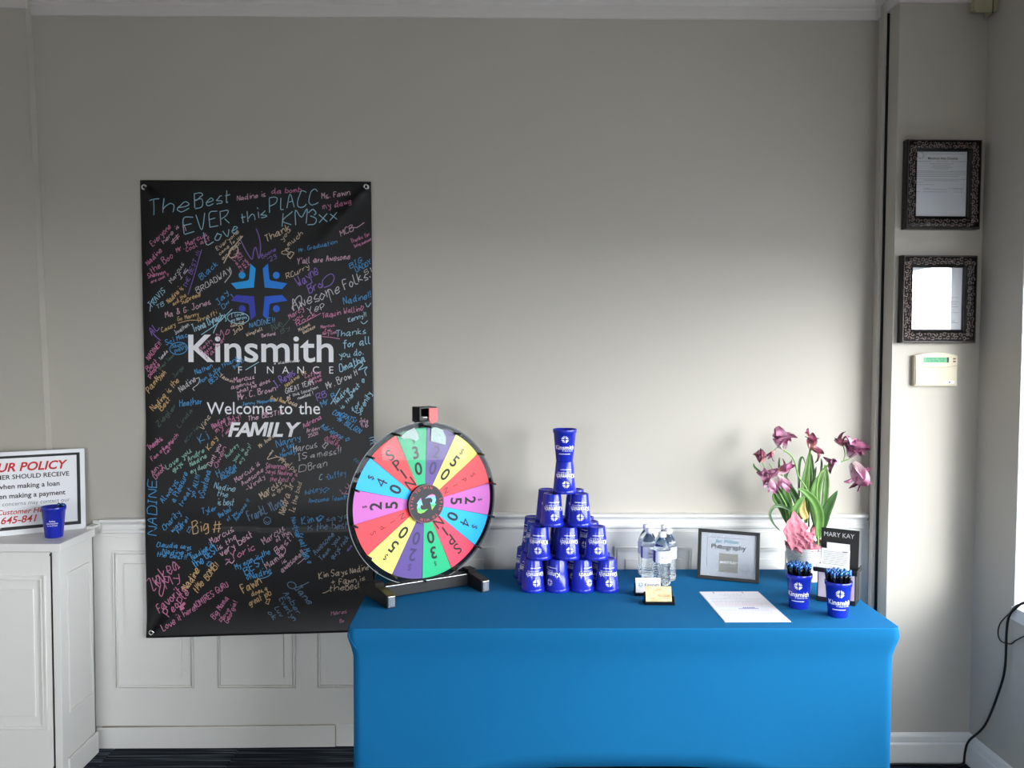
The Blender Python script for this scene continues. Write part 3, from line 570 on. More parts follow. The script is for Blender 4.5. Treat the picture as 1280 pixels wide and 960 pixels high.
# feet and cross bar: local x runs along the disc, -y is the front
for sx in (-1, 1):
    prof = [(-.125, 0), (-.125, .042), (-.117, .044), (-.03, .050), (-.02, .062), (.02, .062), (.03, .050), (.117, .036), (.125, .034), (.125, 0)]
    bm = NB(); a = [bm.verts.new((sx*.183-.0165, y, z)) for y, z in prof]; c = [bm.verts.new((sx*.183+.0165, y, z)) for y, z in prof]
    bm.faces.new(a); bm.faces.new(c[::-1])
    for i in range(len(a)): bm.faces.new((a[i], a[(i+1) % len(a)], c[(i+1) % len(a)], c[i]))
    bmesh.ops.bevel(bm, geom=bm.edges[:], offset=.0015, segments=1, affect='EDGES')
    ft = obj('foot', bm, M['black'], wh)
    obj('end_cap', BX(sx*.183-.0125, sx*.183+.0125, -.1275, -.124, .004, .0405, .001), M['chrome'], ft)
    bm = NB()
    for k in range(5): box(bm, sx*.183-.006, sx*.183+.006, -.1283, -.1272, .010+k*.0055, .012+k*.0055)
    box(bm, sx*.183-.0065, sx*.183-.0050, -.1283, -.1272, .010, .034); obj('cap_print', bm, M['print_grey'], ft)
obj('cross_bar', BX(-.168, .168, -.022, .022, .003, .046, .003), M['black'], wh)
obj('bar_edge', BX(-.166, .166, -.0235, -.0215, .0425, .0455, .0006), M['chrome'], wh)
obj('post', BX(-.024, .024, .018, .034, .02, .66, .003), M['black'], wh)
# pointer bracket above the rim
bm = NB(); box(bm, -.034, .034, .012, .030, .612, .665, .002); box(bm, -.034, -.028, -.032, .012, .618, .665, .001); box(bm, .028, .034, -.032, .012, .618, .665, .001); box(bm, -.034, .034, -.032, .02, .660, .666, .001); box(bm, -.034, .002, -.03, -.026, .618, .634, .001)
obj('pointer_bracket', bm, M['black'], wh)
M['clearred'] = mat('red_plastic', srgb(236, 70, 70), .3, var=.05, coat=.3); M['rimblack'] = mat('black_disc', srgb(26, 26, 30), .5, var=.05)
bm = NB(); pts = [(.000, .662), (.033, .662), (.033, .620), (.027, .612), (.014, .606), (.004, .612), (.000, .622)]
prism(bm, pts, -.040, -.033); obj('pointer', bm, M['clearred'], wh)
obj('pointer_spring', BX(-.024, .0, -.03, -.022, .627, .631), M['chrome'], wh)
dk = empty('disc', (0, 0, HZ)); dk.parent = wh
def ring2(bm, r0, r1, a0, a1, y0, y1, n=10):
    A = []
    for k in range(n+1):
        t = a0+(a1-a0)*k/n; A.append([bm.verts.new((r*cos(t), y, r*sin(t))) for r, y in ((r0, y0), (r1, y0), (r1, y1), (r0, y1))])
    full = abs(a1-a0-2*pi) < .001
    for p, q in zip(A, A[1:]):
        for i in range(4): bm.faces.new((p[i], p[(i+1) % 4], q[(i+1) % 4], q[i]))
    if not full: bm.faces.new(A[0][::-1]); bm.faces.new(A[-1])
    return bm
obj('backing_disc', ring2(NB(), .01, .286, 0, 2*pi, 0, .005, 90), M['rimblack'], dk)
M['acryl'] = pane_mat('clear_acrylic', (.55, .58, .61), .04)
obj('acrylic_rim', ring2(NB(), .272, WR, 0, 2*pi, -.003, -.001, 90), M['acryl'], dk)
M['acryl_edge'] = mat('acrylic_edge', srgb(150, 154, 156), .3)
obj('acrylic_edge', ring2(NB(), WR-.0014, WR+.0002, 0, 2*pi, -.0034, -.0006, 90), M['acryl_edge'], dk)
SEG = [('purple', (84, 62, 136), '20', 'd'), ('yellow', (255, 238, 110), '50', 'k'), ('red', (250, 60, 70), 'SPIN', 's'), ('orchid', (196, 100, 184), '25', 'k'), ('sky', (0, 176, 250), '40', 'k'), ('rose', (250, 62, 90), 'SPIN', 'b'), ('green', (0, 176, 118), '30', 'k'),
       ('purple', (70, 52, 160), '20', 'd'), ('yellow', (255, 238, 110), '50', 'k'), ('red', (250, 40, 48), 'SPIN', 's'), ('orchid', (196, 100, 184), '25', 'k'), ('sky', (0, 176, 250), '40', 'k'), ('scarlet', (250, 56, 62), 'SPIN', 'b'), ('green', (0, 176, 118), '30', 'k')]
M['ink_faint'] = mat('faint_purple_ink', srgb(52, 38, 92), .5)
da = 2*pi/14; OFF = radians(2)
for k, (nm, c, tx, st) in enumerate(SEG):
    a1 = pi/2-OFF-k*da; a0 = a1-da; am = (a0+a1)/2
    m = M.get('wheel_'+nm) or mat('wheel_'+nm, srgb(*c), .45, var=.02, coat=.08); M['wheel_'+nm] = m
    wd = obj('wedge', ring2(NB(), .05, .271, a0+.004, a1-.004, -.0022, 0, 8), m, dk)
    e1 = Vector((sin(am), 0, -cos(am))); e2 = Vector((cos(am), 0, sin(am)))       # across, outwards
    def Tw(rad, sx):
        return lambda x, y, z: tuple(e1*(x*sx)+e2*(rad+z)+Vector((0, -.0027, 0)))
    bm = NB()
    if tx != 'SPIN':
        f = .030 if tx != '25' else .030
        for ch, rad, sz, bd in (('$', .221, .024 if tx in ('30', '25') else .034, .0), (tx[0], .166, .062, .022), (tx[1], .106, .064, .022)):
            text_bm(ch, sz, 0, 0, bold=bd if ch != '4' else -.004, T=Tw(rad, .92), bm=bm)
    elif st == 'b':
        for ch, rad, sw in zip('SPIN', (.205, .160, .118, .074), (1.0, .95, 1.0, .85)):
            text_bm(ch, .058, 0, 0, bold=.014, T=Tw(rad, sw), bm=bm)
    else:
        for ch, rad in zip('SPIN', (.205, .165, .125, .085)): text_bm(ch, .030, 0, 0, bold=-.005, T=Tw(rad, 1), bm=bm)
    obj('lettering', bm, M['ink_faint'] if st == 'd' else M['print_black'], wd)
    bm = NB(); p = Vector((cos(a1), 0, sin(a1))); tube(bm, [p*.275+Vector((0, .002, 0)), p*.275+Vector((0, -.044, 0))], .004, 8); obj('peg', bm, M['black'], dk)
hb = obj('hub', ring2(NB(), .001, .0685, 0, 2*pi, -.017, 0, 48), M['rimblack'], dk)
obj('hub_edge', ring2(NB(), .0665, .0695, 0, 2*pi, -.0178, -.0165, 48), mat('maroon_edge', srgb(120, 62, 78), .4), dk)
M['hubred'] = mat('hub_red_print', srgb(206, 72, 84), .5)
for s0, txt in ((radians(193), 'SPIN TO WIN'), (radians(13), 'SPIN TO WIN')):
    bm = NB()
    for i, ch in enumerate(txt):
        a = s0-radians(12.2)*i; ee1 = Vector((sin(a), 0, -cos(a))); ee2 = Vector((cos(a), 0, sin(a)))
        if ch != ' ': text_bm(ch, .0135, 0, 0, bold=.01, T=lambda x, y, z: tuple(ee1*x+ee2*(.0535+z)+Vector((0, -.0175, 0))), bm=bm)
    obj('hub_lettering', bm, M['hubred'], hb)
gm = bpy.data.materials.new('arrow_gradient'); gm.use_nodes = True; nt = gm.node_tree; N, L = nt.nodes, nt.links
tcn = N.new('ShaderNodeTexCoord'); sp = N.new('ShaderNodeSeparateXYZ'); cr = N.new('ShaderNodeValToRGB'); L.new(tcn.outputs['Generated'], sp.inputs[0]); L.new(sp.outputs[2], cr.inputs[0])
e = cr.color_ramp.elements; e[0].position = .05; e[0].color = (*srgb(150, 220, 80), 1); e[1].position = .97; e[1].color = (*srgb(230, 90, 170), 1)
for p_, c_ in ((.3, (60, 200, 120)), (.52, (150, 225, 245)), (.78, (110, 190, 240))): q = e.new(p_); q.color = (*srgb(*c_), 1)
L.new(cr.outputs[0], N['Principled BSDF'].inputs['Base Color'])
arr = [(-.006, .016), (.008, .026), (.020, .029), (.030, .024), (.033, .010), (.029, -.002), (.034, -.003), (.019, -.021), (.013, .004), (.019, .001), (.021, .010), (.016, .017), (.006, .018)]
for s in (1, -1):
    bm = NB(); vs = [bm.verts.new((s*x*1.15, -.0176, s*z*1.15)) for x, z in arr]; bm.faces.new(vs); obj('arrow', bm, gm, hb)
# taped film over the top of the wheel
M['film'] = pane_mat('thin_film', (.96, .96, .97), .05, .3)
bm = NB(); g = [[bm.verts.new((-.165+.33*i/12, -.0045-.0015*sin(i*1.7+j), .165+.1*j/4-(.02*(i/12) if j == 0 else 0)-max(0, (abs(-.165+.33*i/12)-.10))*.9*(j/4))) for i in range(13)] for j in range(5)]
for j in range(4):
    for i in range(12): bm.faces.new((g[j][i], g[j][i+1], g[j+1][i+1], g[j+1][i]))
obj('clear_film', bm, M['film'], dk, True)
M['scrap'] = mat('crumpled_tissue_scrap', srgb(176, 196, 190), .5, var=.15, scale=60, bump=.8, bscale=120)
for pts in ([(-.098, .243), (-.085, .235), (-.06, .236), (-.035, .226), (-.024, .232), (-.03, .255), (-.042, .273), (-.07, .262)], [(.022, .222), (.082, .205), (.083, .235), (.07, .26), (.045, .270), (.025, .272)]):
    bm = NB(); prism(bm, pts, -.0075, -.0062); obj('taped_scrap', bm, M['scrap'], dk)
# ------------------------------------------------------------------ pens
M['penblue'] = mat('pen_blue_metal', srgb(58, 104, 168), .22, .75, var=.35, scale=300); M['pensilver'] = mat('pen_silver', srgb(190, 196, 205), .25, .8)
bm = NB(); lathe(bm, [(.0006, 0), (.002, .008), (.0042, .014), (.0042, .122), (.0047, .124), (.0047, .130)], 8, True, True); pen_body = bpy.data.meshes.new('barrel'); bm.to_mesh(pen_body); bm.free(); pen_body.materials.append(M['blackgloss'])
bm = NB(); lathe(bm, [(.0046, .130), (.005, .132), (.0047, .139), (.0026, .1425), (.0003, .143)], 8, True); box(bm, .0045, .0062, -.001, .001, .112, .1405); pen_top = bpy.data.meshes.new('cap'); bm.to_mesh(pen_top); bm.free(); pen_top.materials.append(M['penblue'])
for me in (pen_body, pen_top):
    for p in me.polygons: p.use_smooth = True
def pens(cx, cy, cz, n, label, group, seed, hgt=0):
    rnd = random.Random(seed)
    for i in range(n):
        r = .0365*sqrt((i+.6)/n); a = i*2.39996+seed
        x, y = r*cos(a), r*sin(a); bx_, by_ = x*.60, y*.60
        d = Vector((x-bx_, y-by_, .1165-.008)).normalized()
        p = empty('pen', (cx+bx_, cy+by_, cz+.0062+hgt+rnd.uniform(0, .004))); tag(p, label, 'pen', group)
        p.rotation_mode = 'QUATERNION'; p.rotation_quaternion = d.to_track_quat('Z', 'Y')
        obj('barrel', pen_body, None, p); obj('cap', pen_top, None, p, rot=(0, 0, rnd.uniform(0, 6)))
cup('pen_cup', 1.022, -.575, TT, 'blue printed cup crammed with pens beside the white sheet, the left of two', -24, inv=False, group='blue pen cups on the table')
cup('pen_cup', 1.119, -.667, TT, 'blue printed cup crammed with pens at the right front of the table', -14, inv=False, group='blue pen cups on the table')
pens(1.022, -.575, TT, 30, 'black pen with blue metal top packed in the left table cup', 'pens in the left cup on the table', 1)
pens(1.119, -.667, TT, 30, 'black pen with blue metal top packed in the right table cup', 'pens in the right cup on the table', 2)
c3 = empty('pen_cup', (-1.682, -.195, CT)); tag(c3, 'blue plastic cup with small white print and a few pens on the white cabinet', 'cup')
obj('cup_body', cup_me, None, c3)
bm = NB()
for j, (t_, w_) in enumerate((('Building', .02), ('Lasting Relationships', .040), ('for over 75 Years', .036))): text_bm(t_, .0072, 0, .063-j*.0085, 0, bold=.02, T=lambda x, y, z: Tcup(x+.012, y, z), bm=bm, width=w_, res=2)
obj('printed_lines', bm, M['print_white'], c3)
for k, (dx, dy, m_) in enumerate(((.016, .004, 'l'), (.022, .010, 'd'), (.027, .002, 'b'))):
    nmk = ('grey', 'dark', 'blue')[k]
    p = copy_tree([o for o in bpy.data.objects if o.name.startswith('pen') and o.type == 'EMPTY' and o.get('category') == 'pen'][0])
    p.location = (-1.682+dx*.6, -.195+dy*.3, CT+.0062); p['label'] = '%s-topped pen leaning in the blue cup on the cabinet' % nmk; p['group'] = 'pens in the cup on the cabinet'
    p.rotation_quaternion = Vector((dx*.45+.004*k, dy*.5, .11)).normalized().to_track_quat('Z', 'Y')
    p.scale = (1.1, 1.1, .86)
# ------------------------------------------------------------------ water bottles
wm = bpy.data.materials.new('water_in_clear_plastic'); wm.use_nodes = True; b = wm.node_tree.nodes['Principled BSDF']
b.inputs['Base Color'].default_value = (.93, .97, 1, 1); b.inputs['Roughness'].default_value = .03; b.inputs['Transmission Weight'].default_value = 1; b.inputs['IOR'].default_value = 1.33
prof = [(.0002, .004), (.018, .003), (.024, 0), (.029, .002), (.0315, .008)]
for k in range(8):
    z = .012+k*.0088; prof += [(.0318, z), (.0322, z+.003), (.0302, z+.0058), (.0304, z+.0072)]
prof += [(.0318, .083), (.032, .085), (.032, .130), (.0322, .134), (.0305, .142), (.0265, .152), (.0205, .163), (.0145, .172), (.0125, .177), (.0125, .184), (.0002, .184)]
bm = lathe(NB(), prof, 28); bmesh.ops.remove_doubles(bm, verts=bm.verts, dist=.0003); bmesh.ops.recalc_face_normals(bm, faces=bm.faces); bot_me = bpy.data.meshes.new('bottle_body'); bm.to_mesh(bot_me); bm.free(); bot_me.materials.append(wm)
for p in bot_me.polygons: p.use_smooth = True
bm = lathe(NB(), [(.0142, .178), (.0146, .180), (.0146, .193), (.0135, .1955), (.0003, .196)], 24)
cap_me = bpy.data.meshes.new('bottle_cap'); bm.to_mesh(cap_me); bm.free(); cap_me.materials.append(M['print_white'])
for p in cap_me.polygons: p.use_smooth = True
def cyl_patch(r, a0, a1, z0, z1, n=24):
    bm = NB(); A = [(bm.verts.new((r*cos(a0+(a1-a0)*i/n), r*sin(a0+(a1-a0)*i/n), z0)), bm.verts.new((r*cos(a0+(a1-a0)*i/n), r*sin(a0+(a1-a0)*i/n), z1))) for i in range(n+1)]
    for p, q in zip(A, A[1:]): bm.faces.new((p[0], q[0], q[1], p[1]))
    return bm
M['labelwhite'] = mat('bottle_label_white', srgb(228, 232, 242), .4, var=.01); M['labelblue'] = mat('bottle_label_blue', srgb(44, 50, 150), .4)
def mk(name, bm, m):
    me = bpy.data.meshes.new(name); bm.to_mesh(me); bm.free(); me.materials.append(m)
    for p in me.polygons: p.use_smooth = True
    return me
lab_me = mk('bottle_label', cyl_patch(.0329, radians(-163), radians(150), .086, .130, 30), M['labelwhite']); labb_me = mk('blue_band', cyl_patch(.0329, radians(150), radians(197), .086, .130, 20), M['labelblue'])
Tb = lambda x, y, z: (.0332*cos(-pi/2+x/.033), .0332*sin(-pi/2+x/.033), z)
M['labelink'] = mat('bottle_label_ink', srgb(60, 74, 120), .5)
bm = NB(); emblem(.001, .118, .005, Tb, [bm]); text_bm('Kinsmith', .009, .001, .1035, 0, bold=.02, T=Tb, bm=bm, width=.034, res=2); text_bm('FINANCE', .0035, .006, .0995, 0, T=Tb, bm=bm, width=.018, res=1)
for i in range(12): x = -.012+i*.0022; bm.faces.new([bm.verts.new(Tb(*q)) for q in ((x, 0, .093), (x+.0015, 0, .093), (x+.0015, 0, .0945), (x, 0, .0945))])
labp_me = mk('label_print', bm, M['labelink'])
for x, y, a, lb in ((.575, -.160, -8, 'clear water bottle at the back left of the bottle cluster'), (.643, -.166, 10, 'clear water bottle at the back right of the bottle cluster'), (.574, -.229, 12, 'clear water bottle at the middle left of the bottle cluster'), (.643, -.235, 24, 'clear water bottle at the middle right of the bottle cluster'), (.609, -.296, 16, 'frontmost clear water bottle, its white label facing the room')):
    w = empty('water_bottle', (x, y, TT), radians(a)); tag(w, lb, 'bottle', 'water bottles grouped on the table')
    obj('bottle_body', bot_me, None, w); obj('bottle_cap', cap_me, None, w); l_ = obj('bottle_label', lab_me, None, w); obj('label_print', labp_me, None, l_); obj('blue_band', labb_me, None, w)
# ------------------------------------------------------------------ business card holders
def holder(x, y, rz, label):
    h = empty('card_holder', (x, y, TT), radians(rz)); tag(h, label, 'card holder')
    bm = BX(-.052, .052, 0, .05, 0, .007, .001); obj('base', bm, M['blackgloss'], h)
    bm = BX(-.052, .052, -.003, .003, 0, .011, .001); obj('front_lip', bm, M['blackgloss'], h)
    for s in (-1, 1):
        bm = NB(); prism(bm, [(0, 0), (.012, .022), (.02, .026), (.03, .012), (.045, .006), (.045, 0)], s*.050-.002, s*.050+.002, lambda a, b_, c: (b_, a, c)); obj('side_wall', bm, M['blackgloss'], h)
    obj('back_rest', BX(-.05, .05, -.001, .001, 0, .035, .0005), M['blackgloss'], h, loc=(0, .018, .005), rot=(radians(-22), 0, 0))
    return h
h1 = holder(.552, -.553, -1, 'front black plastic card holder with gold patterned cards'); h2 = holder(.535, -.447, -3, 'rear black plastic card holder with white logo cards')
def cards(x, y, rz, m, label, z0=.0085, lean=-22, n=1):
    c = empty('business_cards', (x, y, TT+z0), radians(rz)); tag(c, label, 'business card'); c.rotation_euler = (radians(lean), 0, radians(rz))
    obj('card_stack', BX(-.0445, .0445, -.003, .003, 0, .051), m, c); return c
gm2 = mat('gold_pattern_card', srgb(176, 112, 40), .35, var=.2, scale=70, col2=srgb(252, 236, 190)); 
a_ = cards(.552, -.540, -1, gm2, 'stack of gold patterned business cards standing in the front card holder')
bm = NB(); T_ = lambda x, y, z: (x, -.0033, z)
for zz, x0, x1 in ((.040, -.004, .012), (.036, -.012, .02), (.020, -.002, .038), (.016, .004, .036), (.010, -.03, -.012), (.010, .01, .036)): box(bm, x0, x1, -.0034, -.0028, zz, zz+.0012)
obj('card_print', bm, mat('brown_card_print', srgb(150, 70, 30), .5), a_)
b_ = cards(.535, -.434, -3, M['paper_white'], 'stack of white logo business cards standing in the rear card holder')
bms = [NB() for _ in range(4)]; emblem(-.027, .027, .0095, T_, bms); lm = mat('card_logo_blue', srgb(60, 130, 205), .5)
for q in bms[1:]: q.free()
bm = NB(); emblem(-.027, .027, .0095, T_, [bm]); obj('card_logo', bm, lm, b_); bms[0].free()
bm = text_bm('Kinsmith', .017, .013, .021, 0, bold=.01, T=T_, width=.052); text_bm('FINANCE', .0045, .022, .0145, 0, T=T_, bm=bm, width=.03); obj('card_lettering', bm, M['print_black'], b_)
# ------------------------------------------------------------------ framed certificate on the table
pf = empty('photo_frame', (.762, -.205, TT), label='slim black frame leaning back on the table with a photography certificate', cat='picture frame'); pf.rotation_euler = (radians(-9), 0, radians(-21))
FW, FH = .228, .187; bm = NB()
for q in ((0, FW, 0, .0125), (0, FW, FH-.0125, FH), (0, .0125, .0125, FH-.0125), (FW-.0125, FW, .0125, FH-.0125)): box(bm, q[0], q[1], -.009, .006, q[2], q[3], .0012)
obj('frame', bm, M['black'], pf)
mt = obj('mat_board', BX(.0125, FW-.0125, -.002, .004, .0125, FH-.0125), mat('certificate_paper', srgb(188, 190, 200), .7, var=.01), pf)
bm = NB(); y = -.0026
for q in ((.034, .20, .158, .1588), (.034, .0348, .045, .158), (.034, .0348, .045, .158)): box(bm, q[0], q[1], y, -.0019, q[2], q[3])
obj('ruled_line', bm, M['print_black'], mt)
teal = mat('teal_print', srgb(70, 140, 165), .6)
obj('script_name', text_bm('Jen Wilson', .020, .107, .139, y, bold=.012, shear=.35, width=.09), teal, mt)
obj('photography_word', text_bm('Ph tography', .025, .113, .116, y, bold=.014, width=.128), M['print_black'], mt)
obj('lens_ring', ring2(NB(), .0028, .0068, 0, 2*pi, y, -.002, 20), M['print_black'], mt, loc=(.0815, 0, .1235))
bm = BX(.080, .150, y, -.0018, .030, .100); sq = obj('grey_card', bm, mat('grey_card', srgb(150, 146, 138), .5, var=.1, scale=20), mt)
obj('card_lettering', text_bm('MARY KAY', .0145, .115, .062, y-.0004, bold=.02, width=.062), M['print_white'], sq)
bm = ring2(NB(), .0175, .0185, 0, 2*pi, y, -.002, 28); ring2(bm, .0118, .0126, 0, 2*pi, y, -.002, 24); text_bm('Member', .008, 0, -.009, y, shear=.2, bm=bm, width=.026); text_bm('EST.', .005, 0, .004, y, bm=bm)
obj('round_stamp', bm, M['print_grey'], mt, loc=(.176, 0, .048))
obj('glass', BX(.0125, FW-.0125, -.0055, -.0045, .0125, FH-.0125), pane_mat('picture_glass', (.97, .98, .98), .006, .3), pf)
obj('easel_leg', BX(.09, .13, -.002, .002, 0, .15, .001), M['black'], pf, loc=(0, .008, FH-.035), rot=(radians(180+26), 0, 0))
# ------------------------------------------------------------------ printed sheet
ps = empty('paper_sheet', (.729, -.737, TT+.0007), radians(.6), label='white printed sheet with pink and blue lines lying beside the pen cups', cat='paper')
obj('sheet', BX(0, .212, 0, .338, 0, .0012), M['paper_white'], ps); obj('sheet_beneath', BX(-.002, .21, .001, .339, -.0006, -.0001), M['white'], ps)
bm = NB(); bp_ = NB(); rnd = random.Random(3)
for i in range(24):
    yy = .31-i*.0125; wl = (.05, .09, .07, .04, .08)[i] if i < 5 else rnd.uniform(.12, .185)
    tgt = bp_ if 9 <= i <= 11 else bm
    if i in (6, 13, 14): continue
    x = .106-wl/2 if i < 5 else .013
    while x < (.106+wl/2 if i < 5 else .013+wl):
        l = rnd.uniform(.004, .012); box(tgt, x, x+l, yy, yy+.0016, .0012, .0014); x += l+.003
M['print_pale'] = mat('pale_grey_print', srgb(165, 165, 176), .7)
obj('text_lines', bm, M['print_pale'], ps, kind='stuff'); obj('pink_text_lines', bp_, M['print_pink'], ps, kind='stuff')
bm = NB(); [box(bm, .10+k*.007, .105+k*.007, .142, .150, .0012, .0015) for k in range(6)]; box(bm, .082, .15, .134, .138, .0012, .0015); obj('blue_mark', bm, M['labelblue'], ps, kind='stuff')
for x in (.045, .15): obj('slit_mark', BX(x, x+.003, .315, .329, .0012, .0016), M['print_black'], ps, rot=None)
# ------------------------------------------------------------------ brochure stand
st = empty('display_stand', (1.110, -.505, TT), radians(-32), label='black display stand with silver lettering, white cards and a pink picture below', cat='display stand')
SW = .126
bm = BX(.0, SW, .002, .085, 0, .108, .001); obj('stand_body', bm, M['black'], st)
fp = mat('pale_poster', srgb(190, 178, 186), .4, var=.12, scale=30); po = obj('poster', BX(.004, SW-.004, -.0005, .0022, .018, .104), fp, st)
for x0, x1, z0, z1, c in ((.036, .052, .06, .104, (60, 54, 60)), (.052, .062, .05, .104, (190, 80, 92)), (.066, .076, .05, .104, (224, 190, 196)), (.03, .074, .044, .050, (232, 220, 222)), (.046, .064, .018, .042, (170, 50, 66)), (.084, .114, .018, .09, (206, 140, 152))):
    obj('poster_shape', BX(x0, x1, -.0009, -.0003, z0, z1), mat('poster_ink', srgb(*c), .4), po)
bm = NB(); box(bm, -.012, SW+.006, -.014, .088, .106, .116, .003); box(bm, -.012, SW+.006, -.014, -.010, .110, .122, .001); box(bm, SW+.002, SW+.006, -.014, .088, .11, .124, .001)
obj('tray', bm, M['black'], st)
bp2 = obj('back_panel', BX(0, SW, 0, .004, 0, .137, .0008), M['black'], st, loc=(0, .045, .112), rot=(radians(-6), 0, 0))
obj('silver_lettering', text_bm('MARY KAY', .0225, SW/2-.004, .108, -.0004, width=.100), mat('silver_print', srgb(196, 198, 200), .4), bp2)
s1 = empty('slip_pad', (1.110, -.505, TT+.1165), radians(-32)); tag(s1, 'tall pad of ruled white slips leaning in the black display stand', 'paper pad')
obj('slip', BX(.008, .101, .0, .006, 0, .068), M['paper_white'], s1, loc=(0, .012, .0), rot=(radians(-8), 0, 0)); bm = NB()
for i in range(9): box(bm, .013+.0005*i, .096-.002*(i % 3), -.0006, .0002, .010+i*.006, .0108+i*.006)
box(bm, .078, .095, -.0006, .0002, .0605, .0625); obj('slip_lines', bm, M['print_black'], s1, loc=(0, .012, 0), rot=(radians(-8), 0, 0), kind='stuff')
s2 = empty('blank_card', (1.110, -.505, TT+.1165), radians(-32)); tag(s2, 'small blank card peeping above the ruled slips in the display stand', 'card')
obj('card', BX(.024, .099, .034, .036, 0, .086), M['white'], s2)
s3 = empty('card_block', (1.110, -.505, TT+.1168), radians(-32)); tag(s3, 'thick stack of white cards lying flat on the display stand tray', 'card stack')
obj('card_stack', BX(-.006, .094, -.009, .009, 0, .014, .0005), M['white'], s3)
# ------------------------------------------------------------------ wilting tulips in a ribbed pot
PX, PY = 1.172, -.225
pl = empty('potted_tulips', (PX, PY, TT), label='wilting pink tulips in a white ribbed pot wrapped in pink tissue paper', cat='potted plant')
prof = [(.0003, 0), (.055, 0), (.058, .003)]
for k in range(15): z = .006+k*.0079; r = .058+.015*(z/.125); prof += [(r+.0018, z), (r+.0022, z+.003), (r+.0002, z+.0055), (r+.0002, z+.0065)]
prof += [(.0755, .126), (.0755, .130), (.072, .130), (.070, .11), (.0003, .11)]
obj('pot', lathe(NB(), prof, 48), mat('ribbed_pot_glaze', srgb(206, 208, 206), .45, var=.03), pl, True)
obj('soil', lathe(NB(), [(.0003, .118), (.04, .119), (.07, .112)], 20), mat('brown_soil', srgb(70, 52, 40), .95, var=.4, scale=90, bump=1, bscale=200), pl)
M['tissue'] = mat('pink_tissue_paper', srgb(176, 100, 116), .6, var=.18, scale=14, bump=.6, bscale=40); tb_ = M['tissue'].node_tree.nodes['Principled BSDF']; tb_.inputs['Transmission Weight'].default_value = 0; tb_.inputs['Subsurface Weight'].default_value = .0
def fx(px): return (px-1010)*.00299
def fz(py): return .128+(684-py)*.003016
rnd = random.Random(5)
bm = NB(); n = 44; R0 = []; prev = None
tips = [(200, .070), (222, .135), (238, .150), (262, .095), (300, .060), (330, .045), (20, .085), (45, .05), (80, .06), (110, .05), (150, .06)]
def tissue_h(a):
    a %= 360; T2 = sorted(tips); T2 = [(T2[-1][0]-360, T2[-1][1])]+T2+[(T2[0][0]+360, T2[0][1])]
    for p, q in zip(T2, T2[1:]):
        if p[0] <= a <= q[0]: return p[1]+(q[1]-p[1])*(a-p[0])/(q[0]-p[0])
for j in range(6):
    row = []
    for i in range(n):
        a = 2*pi*i/n; h = tissue_h(math.degrees(a))*.5; t = j/5; r = .0665+(.020*t-.010*t*t)+.004*sin(i*2.3+j)*t+rnd.uniform(-.002, .002)*t
        row.append(bm.verts.new((r*cos(a), r*sin(a), .105+.02*t*.2+h*t+ (.004*((-1)**i))*t*t)))
    if prev:
        for i in range(n): bm.faces.new((prev[i], prev[(i+1) % n], row[(i+1) % n], row[i]))
    prev = row
o = obj('tissue_wrap', bm, M['tissue'], pl); md = o.modifiers.new('t', 'SOLIDIFY'); md.thickness = .0006
def crumpled(corners, y0, seed, n=9):
    """sheet of stiff tissue between four corners, with folds"""
    rnd = random.Random(seed); bm = NB(); A, B, C_, D = [Vector((fx(x-12), y0+dy, fz(z-3))) for x, z, dy in corners]; ph = [rnd.uniform(0, 6) for _ in range(4)]
    g = [[bm.verts.new(A.lerp(B, u/n).lerp(D.lerp(C_, u/n), v/n)+Vector((rnd.uniform(-.0012, .0012), .006*abs(sin(u*.9+ph[0]+v*.35))-.004*abs(sin(v*.8+ph[1]))+rnd.uniform(-.0012, .0012), rnd.uniform(-.001, .001)))) for u in range(n+1)] for v in range(n+1)]
    for v in range(n):
        for u in range(n):
            q = (g[v][u], g[v][u+1], g[v+1][u+1], g[v+1][u])
            if (u+v) % 2: bm.faces.new((q[0], q[1], q[2])); bm.faces.new((q[0], q[2], q[3]))
            else: bm.faces.new((q[0], q[1], q[3])); bm.faces.new((q[1], q[2], q[3]))
    o = obj('tissue_corner', bm, M['tissue'], pl); md = o.modifiers.new('t', 'SOLIDIFY'); md.thickness = .0005
crumpled([(981, 661, -.03), (998, 638, 0), (1017, 660, 0), (995, 688, -.012)], -.066, 1)
crumpled([(986, 680, 0), (1000, 664, -.01), (1014, 672, -.01), (1008, 692, -.006)], -.068, 2)
crumpled([(1000, 676, 0), (1010, 662, 0), (1026, 668, 0.02), (1022, 692, .005)], -.07, 3)
crumpled([(1022, 674, 0), (1034, 652, .03), (1042, 644, .05), (1042, 676, .05)], -.02, 4)
M['leaf'] = mat('tulip_leaf', srgb(78, 122, 52), .42, var=.2, scale=25, col2=srgb(112, 156, 78)); M['leafdark'] = mat('tulip_leaf_dark', srgb(46, 84, 40), .42, var=.2, scale=25, col2=srgb(74, 112, 58)); M['leafyellow'] = mat('yellow_leaf', srgb(206, 180, 110), .5, var=.15)
M['stem'] = mat('tulip_stem', srgb(120, 160, 84), .45, var=.15)
